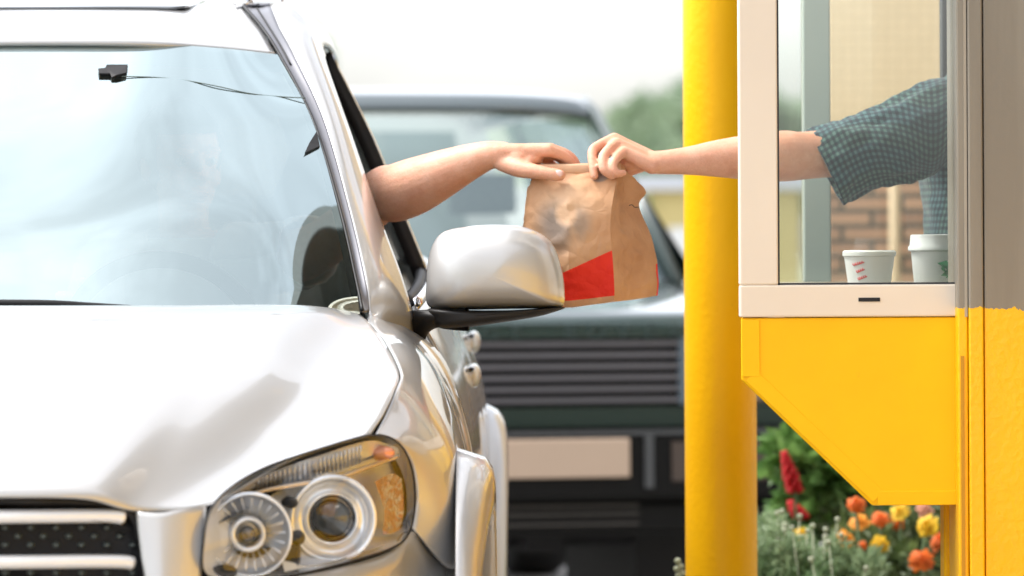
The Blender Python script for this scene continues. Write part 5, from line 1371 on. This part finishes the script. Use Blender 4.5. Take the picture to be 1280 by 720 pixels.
m=MB(); w_=cr([R_(-.5,1.22,1.15),R_(-.1,1.17,1.165),R_(.35,1.21,1.15)],12); m.tube(w_.tolist(),[(.010,.016)]*12,8); m.build('wiper',prin('wiper dark green',(.01,.03,.025),rough=.4),rc,True)
# =================================================================== GROUND
def sheet(name,x0,x1,y0,y1,z,m_,n=2):
    V=[(x0+(x1-x0)*i/(n-1),y0+(y1-y0)*j/(n-1),z) for j in range(n) for i in range(n)]
    o=obj(name,V,grid_faces(n,n),m_,None,False); tag(o,kind='structure'); return o
asph=prin('worn pale asphalt',(.30,.285,.27),rough=.9,noise_scale=1.2,noise_amt=.18,bump=.5,bump_scale=90,bump_dist=.004)
sheet('ground',-600,600,-300,1500,-.004,prin('far ground',(.22,.23,.16),rough=1,noise_scale=.3,noise_amt=.2))
sheet('road',-6,1.6,-60,60,0.0,asph)
m=MB(); m.box(.36,1.55,9.62,13.2,.0,.15); m.box(.36,.70,5.0,9.6,0,.15); o=m.build('pavement',M['kerb']); mod_bevel(o,.02,2); tag(o,kind='structure')
m=MB(); m.box(.62,1.52,10.3,12.9,.151,.185); o=m.build('flower_bed_soil',M['soil']); tag(o,kind='structure')
# =================================================================== PLANTS
def leaf_quads(mb,c,r,n,size,rnd,flat=.5,shape=1.7,up=.25):
    """n small pointed leaves in an ellipsoid"""
    for _ in range(n):
        while True:
            p=Vector((rnd.uniform(-1,1),rnd.uniform(-1,1),rnd.uniform(-1,1)))
            if p.length<1: break
        p*= (.55+.45*rnd.random())**.3 if p.length>0 else 1
        q=Vector((c[0]+p.x*r[0],c[1]+p.y*r[1],c[2]+p.z*r[2]))
        d=Vector((rnd.gauss(0,1),rnd.gauss(0,1),rnd.gauss(up,.7))).normalized(); s=d.orthogonal().normalized()
        s=(Matrix.Rotation(rnd.random()*6.28,3,d)@s); l=size*rnd.uniform(.6,1.3); w=l/shape/2
        nrm=d.cross(s)*l*.12
        mb.add([q,q+d*l*.45+s*w+nrm,q+d*l,q+d*l*.45-s*w+nrm],[(0,1,2,3)])
BEDZ=.18
def marigold(px,py,Y,col,R,label,seed):
    rnd=random.Random(seed); c=Vector(K(px,py,Y)); base=(c.x+rnd.uniform(-.02,.02),Y+rnd.uniform(.0,.05),BEDZ)
    t=empty('marigold',base,label,'flower','marigolds in the flower bed')
    m=MB(); m.tube([base,(base[0]+.01,Y+.02,(BEDZ+c.z)/2),tuple(c-Vector((0,-.005,.012)))],.0035,6); m.build('stem',M['stem'],t,True)
    m=MB(); leaf_quads(m,(base[0],Y+.03,(BEDZ+c.z)/2-.03),(.05,.05,(c.z-BEDZ)/2*.8),70,.045,rnd,shape=3.0); m.build('leaves',M['leaf_dark'],t)
    m=MB(); tilt=Matrix.Rotation(rnd.uniform(.7,1.3),3,'X')@Matrix.Rotation(rnd.uniform(-.4,.4),3,'Y')
    for ly in range(7):
        r0=R*(1-.125*ly)*rnd.uniform(.92,1.08); k=12-ly
        for i in range(k):
            w=2*math.pi*i/k+ly*.4+rnd.uniform(-.15,.15); d=Vector((math.cos(w),math.sin(w),0)); s=Vector((-d.y,d.x,0)); h=R*.10*ly; d=d*rnd.uniform(.8,1.15)
            ww=r0*.30; zz=rnd.uniform(-.18,.25)*R
            pts=[d*.1*R+Vector((0,0,h)), d*r0*.6+s*ww+Vector((0,0,h+.12*R+zz)), d*r0+s*ww*.6+Vector((0,0,h-.05*R+zz)), d*r0*1.04-s*ww*.4+Vector((0,0,h+.02*R+zz)), d*r0*.6-s*ww+Vector((0,0,h+.1*R+zz))]
            m.add([c+tilt@p for p in pts],[(0,1,2,3,4)])
    m.ell(c,R*.5,R*.5,R*.45,nu=10,nv=6)
    m.build('bloom',M['fl_'+col],t)
fl=[(1070,632,'orange',.030,'orange marigold half tucked under the slanted edge of the yellow box'),
(1075,654,'amberfl',.030,'amber marigold just below the slanted edge of the yellow box'),
(1053,667,'peach',.024,'peach and orange marigold left of the amber one, above a yellow fringe'),
(1056,674,'amberfl',.026,'amber yellow marigold touching the peach marigold from below'),
(1126,641,'yellow',.034,'bright yellow marigold directly under the flat bottom of the box'),
(1160,658,'yellow',.036,'large bright yellow marigold nearest the yellow support leg'),
(1100,650,'orange',.026,'orange marigold left of and behind the yellow bloom below the box'),
(1120,654,'orange',.024,'orange marigold right below the yellow bloom under the box'),
(1100,681,'yellow',.028,'round lemon yellow marigold standing alone in the middle of the bed'),
(1176,678,'orange',.036,'orange marigold partly hidden by the yellow support leg'),
(1152,701,'orange',.036,'deep orange marigold lowest and nearest in the bed'),
(1001,667,'yellow',.020,'small golden marigold among the silver grey foliage'),
(1038,695,'orange',.018,'small faded orange marigold low between silver and dark foliage'),
(1155,638,'peach',.026,'pale peach marigold under the box beside the support leg'),
(1106,716,'amberfl',.020,'amber marigold cut by the bottom edge of the picture'),
(1078,682,'orange',.014,'tiny orange bud left of the lone lemon marigold')]
for i,(px,py,c_,r_,lb) in enumerate(fl): marigold(px,py,11.1+.12*((i*7)%5),c_,r_*.80,lb,i)
# red salvia
def salvia(px,py0,py1,Y,label,seed):
    rnd=random.Random(seed); a=Vector(K(px,py0,Y)); b=Vector(K(px+14,py1,Y)); base=(b.x+.01,Y,BEDZ)
    t=empty('red_salvia',base,label,'flower','red salvia spikes')
    m=MB(); m.tube([base,tuple(b),tuple(a)],.004,6); m.build('stem',M['stem'],t,True)
    m=MB(); leaf_quads(m,(base[0],Y,(BEDZ+b.z)/2+.03),(.05,.05,.12),50,.06,rnd,shape=2); m.build('leaves',M['leaf'],t)
    m=MB()
    for i in range(44):
        k=i/44; p=a.lerp(b,k); w=i*2.4; d=Vector((math.cos(w),math.sin(w),.35)).normalized(); l=.009+.014*min(1,k*1.6)
        m.tube([p,p+d*l*.6,p+d*l],[.003,.0065,.004],6)
    m.build('florets',M['fl_red'],t,True)
salvia(980,566,618,11.6,'tall red salvia spike beside the yellow post',1)
salvia(988,628,650,11.75,'short dull red salvia spike below the tall one',2)
M['leaf_mix']=leafmat('mixed olive leaves',(.06,.10,.03),(.17,.22,.07))
def bush(name,px,py,Y,rx,rz,n,size,m_,label,cat,seed,group,shape=2,base=None,nb=0,up=.3):
    rnd=random.Random(seed); c=K(px,py,Y); base=(c[0],Y,BEDZ)
    t=empty(name,base,label,cat,group); s=MB()
    for k in range(6):
        w=k*1.05; s.tube([base,(c[0]+math.cos(w)*rx*.6,Y+math.sin(w)*rx*.5,c[2]+rz*.3)],[.004,.002],5)
    s.build('stem',M['stem'],t); m=MB()
    for k in range(7):
        w=rnd.random()*6.28; q=(c[0]+math.cos(w)*rx*.55,Y+math.sin(w)*rx*.5,c[2]+rnd.uniform(-.6,.55)*rz)
        leaf_quads(m,q,(rx*.5,rx*.5,rz*.5),n//7,size,rnd,shape=shape,up=up)
    m.build('foliage',m_,t)
    if nb:
        b=MB()
        for k in range(nb):
            w=rnd.random()*6.28; rr=rx*math.sqrt(rnd.random()); z=c[2]+rz*(.95-.5*(rr/rx)**2)+rnd.uniform(-.03,.02)
            bx_=(c[0]+math.cos(w)*rr,Y+math.sin(w)*rr*.7-.02,z); b.ell(bx_,.0065,.0065,.006,nu=8,nv=6); b.tube([bx_,base],.0015,4)
        b.build('buds',M['fl_white'],t,True)
sg='silver foliage plants in the bed'
bush('silver_plant',978,712,11.0,.10,.14,1500,.030,M['leaf_grey'],'silver grey feathery plant right against the yellow post','plant',11,sg,3.5,nb=9,up=.9)
bush('silver_plant',1020,714,10.9,.10,.13,1500,.030,M['leaf_grey'],'silver grey feathery plant in the middle of the bed edge','plant',12,sg,3.5,nb=7,up=.9)
bush('silver_plant',1058,728,10.8,.09,.10,1200,.030,M['leaf_grey'],'low silver grey plant nearest the dark foliage','plant',13,sg,3.5,nb=3,up=.9)
bush('green_plant',1010,610,11.9,.10,.14,330,.075,M['leaf'],'broad-leaved green plant behind the red salvia','plant',14,'green leafy plants in the bed',1.7)
bush('green_plant',1045,618,12.0,.11,.15,360,.08,M['leaf'],'broad-leaved green plant behind the slanted box edge','plant',15,'green leafy plants in the bed',1.7)
bush('green_plant',1085,655,12.1,.10,.14,360,.07,M['leaf'],'green leafy plant rising between the marigolds','plant',16,'green leafy plants in the bed',1.8)
bush('dark_plant',1110,700,11.5,.14,.13,900,.045,M['leaf_mix'],'olive leafy mass below the lone lemon marigold','plant',17,'dark foliage plants in the bed',2.4)
bush('dark_plant',1160,690,11.7,.13,.16,900,.045,M['leaf_dark'],'dark leafy plant beside the support leg','plant',18,'dark foliage plants in the bed',2.4)
bush('dark_plant',1070,700,11.9,.12,.16,800,.045,M['leaf_dark'],'dark leafy plant behind the silver foliage','plant',19,'dark foliage plants in the bed',2.4)
bush('dark_plant',1190,650,12.2,.13,.18,700,.05,M['leaf'],'fresh green leafy plant behind the support leg','plant',20,'dark foliage plants in the bed',2.4)
# pale budded sprig left of the post
t=empty('budding_sprig',(K(846,740,10.3)[0],10.3,.0),'pale green budding sprig peeping out left of the yellow post','plant')
m=MB(); m.tube([(K(846,740,10.3)[0],10.3,.15),K(853,715,10.3)],.004,6); m.build('stem',M['stem'],t,True); m=MB()
for px,py in ((847,701),(851,708),(846,711),(853,716),(848,719),(852,726)): q_=MB(); q_.ell(K(px,py,10.28),.0072,.0072,.0065,nu=12,nv=8); q_.build('bud',M['fl_white'],t,True)
# leafy pot on the counter behind the shirt
pb=K(1190,335,9.0); t=empty('potted_plant',(pb[0],8.78,1.1005),'green leafy sprig on the counter in front of the checked shirt','plant')
m=MB(); m.lathe((pb[0]+.03,8.78,1.1005),[(0,0),(.03,0),(.038,.05),(.034,.05),(0,.045)],24); m.build('pot',prin('dark pot',(.03,.06,.04),rough=.5),t,True,sharp=40)
m=MB(); leaf_quads(m,(pb[0]+.015,8.78,1.165),(.045,.03,.035),160,.028,random.Random(5),shape=1.8); m.build('leaves',leafmat('deep green leaves',(.01,.09,.03),(.04,.2,.09)),t)
# =================================================================== DISTANCE
def tree(x,Y,h,rx,label,seed,tz=None,n=4500,size=.5):
    rnd=random.Random(seed); t=empty('tree',(x,Y,0),label,'tree','trees in the distance')
    m=MB(); m.tube([(x,Y,0),(x+.1,Y,h*.35),(x,Y,h*.7)],[h*.03,h*.022,h*.008],8)
    for k in range(5):
        w=k*1.3; m.tube([(x+.05,Y,h*(.3+.06*k)),(x+math.cos(w)*rx*.6,Y+math.sin(w)*rx*.6,h*(.55+.06*k))],[h*.012,h*.004],6)
    m.build('trunk',M['bark'],t,True); m=MB()
    for k in range(11):
        w=rnd.random()*6.28; rr=rx*rnd.uniform(.1,.75); q=(x+math.cos(w)*rr,Y+math.sin(w)*rr,h*rnd.uniform(.38,.86))
        leaf_quads(m,q,(rx*.42,rx*.42,h*.16),n//11,size,rnd,shape=1.6)
    m.build('crown',M['hazed_tree_leaf'],t)
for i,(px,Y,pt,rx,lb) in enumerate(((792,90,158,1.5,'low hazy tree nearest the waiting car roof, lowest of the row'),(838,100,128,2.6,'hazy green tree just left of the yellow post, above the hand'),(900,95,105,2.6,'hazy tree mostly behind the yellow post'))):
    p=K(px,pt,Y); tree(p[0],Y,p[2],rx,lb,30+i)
p=K(384,16,40); tree(p[0],40,p[2],.28,'slim dark tree tip showing above the silver car roof edge',41,n=500,size=.2)
# yellow kiosk with green corner beyond the lane
kx0=K(812,240,34)[0]; kx1=K(1000,240,34)[0]; kz=K(830,238,34)[2]
t=empty('kiosk',((kx0+kx1)/2,34,0),'blurred yellow kiosk with a green corner and pale roof edge beyond the lane','kiosk')
m=MB(); m.box(kx0,kx1,34,36,0,kz); m.build('wall',prin('faded yellow wall',(.62,.50,.22),rough=.8),t)
m=MB(); m.box(kx0-.09,kx0-.005,33.95,34.1,0,kz-.05); m.build('corner_post',prin('green post',(.05,.32,.18),rough=.6),t)
m=MB(); m.box(kx0-.12,kx1+.1,33.9,36.1,kz+.002,kz+.10); m.build('roof_edge',prin('pale roof edge',(.6,.62,.68),rough=.6),t)
m=MB(); a=K(842,298,33.9); m.box(a[0]-.03,a[0]+.3,33.90,33.99,.3,a[2]+.08); m.build('panel',prin('white panel',(.75,.75,.75),rough=.5),t)
# =================================================================== SKY, SUN, CAMERA
w=bpy.data.worlds.new('World'); SC.world=w; w.use_nodes=True; nt=w.node_tree; nt.nodes.clear()
out=nt.nodes.new('ShaderNodeOutputWorld'); bg=nt.nodes.new('ShaderNodeBackground'); sky=nt.nodes.new('ShaderNodeTexSky')
SUN_EL,SUN_AZ=math.radians(58),math.radians(-82)   # azimuth: clockwise from +Y
sky.sky_type='NISHITA'; sky.sun_disc=False; sky.sun_elevation=SUN_EL; sky.sun_rotation=SUN_AZ; sky.air_density=1.0; sky.dust_density=3.0; sky.ozone_density=1.0
hs=nt.nodes.new('ShaderNodeHueSaturation'); hs.inputs['Saturation'].default_value=.28; hs.inputs['Value'].default_value=1.0
nt.links.new(sky.outputs[0],hs.inputs['Color'])
# soft cloud variation added to give uneven reflections on glass and hood
tcw=nt.nodes.new('ShaderNodeTexCoord'); mpw=nt.nodes.new('ShaderNodeMapping'); mpw.inputs['Scale'].default_value=(1.2,1.2,2.6); nt.links.new(tcw.outputs['Generated'],mpw.inputs[0])
nzw=nt.nodes.new('ShaderNodeTexNoise'); nzw.inputs['Scale'].default_value=2.6; nzw.inputs['Detail'].default_value=7; nzw.inputs['Roughness'].default_value=.55; nzw.inputs['Distortion'].default_value=.5; nt.links.new(mpw.outputs[0],nzw.inputs['Vector'])
mrw=nt.nodes.new('ShaderNodeMapRange'); mrw.inputs['From Min'].default_value=.38; mrw.inputs['From Max'].default_value=.62; mrw.inputs['To Min'].default_value=.80; mrw.inputs['To Max'].default_value=1.30; nt.links.new(nzw.outputs['Fac'],mrw.inputs['Value'])
scw=nt.nodes.new('ShaderNodeVectorMath'); scw.operation='SCALE'; nt.links.new(hs.outputs[0],scw.inputs[0]); nt.links.new(mrw.outputs[0],scw.inputs['Scale']); nt.links.new(scw.outputs[0],bg.inputs[0]); bg.inputs[1].default_value=.15; nt.links.new(bg.outputs[0],out.inputs[0])
sd=bpy.data.lights.new('sun','SUN'); sd.energy=1.1; sd.angle=math.radians(14); sd.color=(1,.96,.9)
so=bpy.data.objects.new('sun',sd); COL.objects.link(so)
dirv=Vector((math.sin(SUN_AZ)*math.cos(SUN_EL),math.cos(SUN_AZ)*math.cos(SUN_EL),math.sin(SUN_EL)))
so.rotation_euler=dirv.to_track_quat('Z','Y').to_euler(); so.location=dirv*50
cd=bpy.data.cameras.new('camera'); cam=bpy.data.objects.new('camera',cd); COL.objects.link(cam); SC.camera=cam
cd.sensor_width=36; cd.lens=F/1280*36; cd.shift_y=-37/1280; cd.clip_start=.1; cd.clip_end=3000
cam.matrix_world=Matrix.Translation((0,0,CAMZ))@Matrix.Rotation(math.radians(90),4,'X')@Matrix.Rotation(-RHO,4,'Z')
cd.dof.use_dof=True; cd.dof.focus_distance=8.5; cd.dof.aperture_fstop=4.6
SC.view_settings.view_transform='Standard'; SC.view_settings.look='None'; SC.view_settings.exposure=1.56; SC.view_settings.gamma=1
SC.render.engine='CYCLES'; SC.cycles.max_bounces=8; SC.cycles.transparent_max_bounces=16; SC.cycles.use_denoising=True
SC.cycles.caustics_reflective=False; SC.cycles.caustics_refractive=False
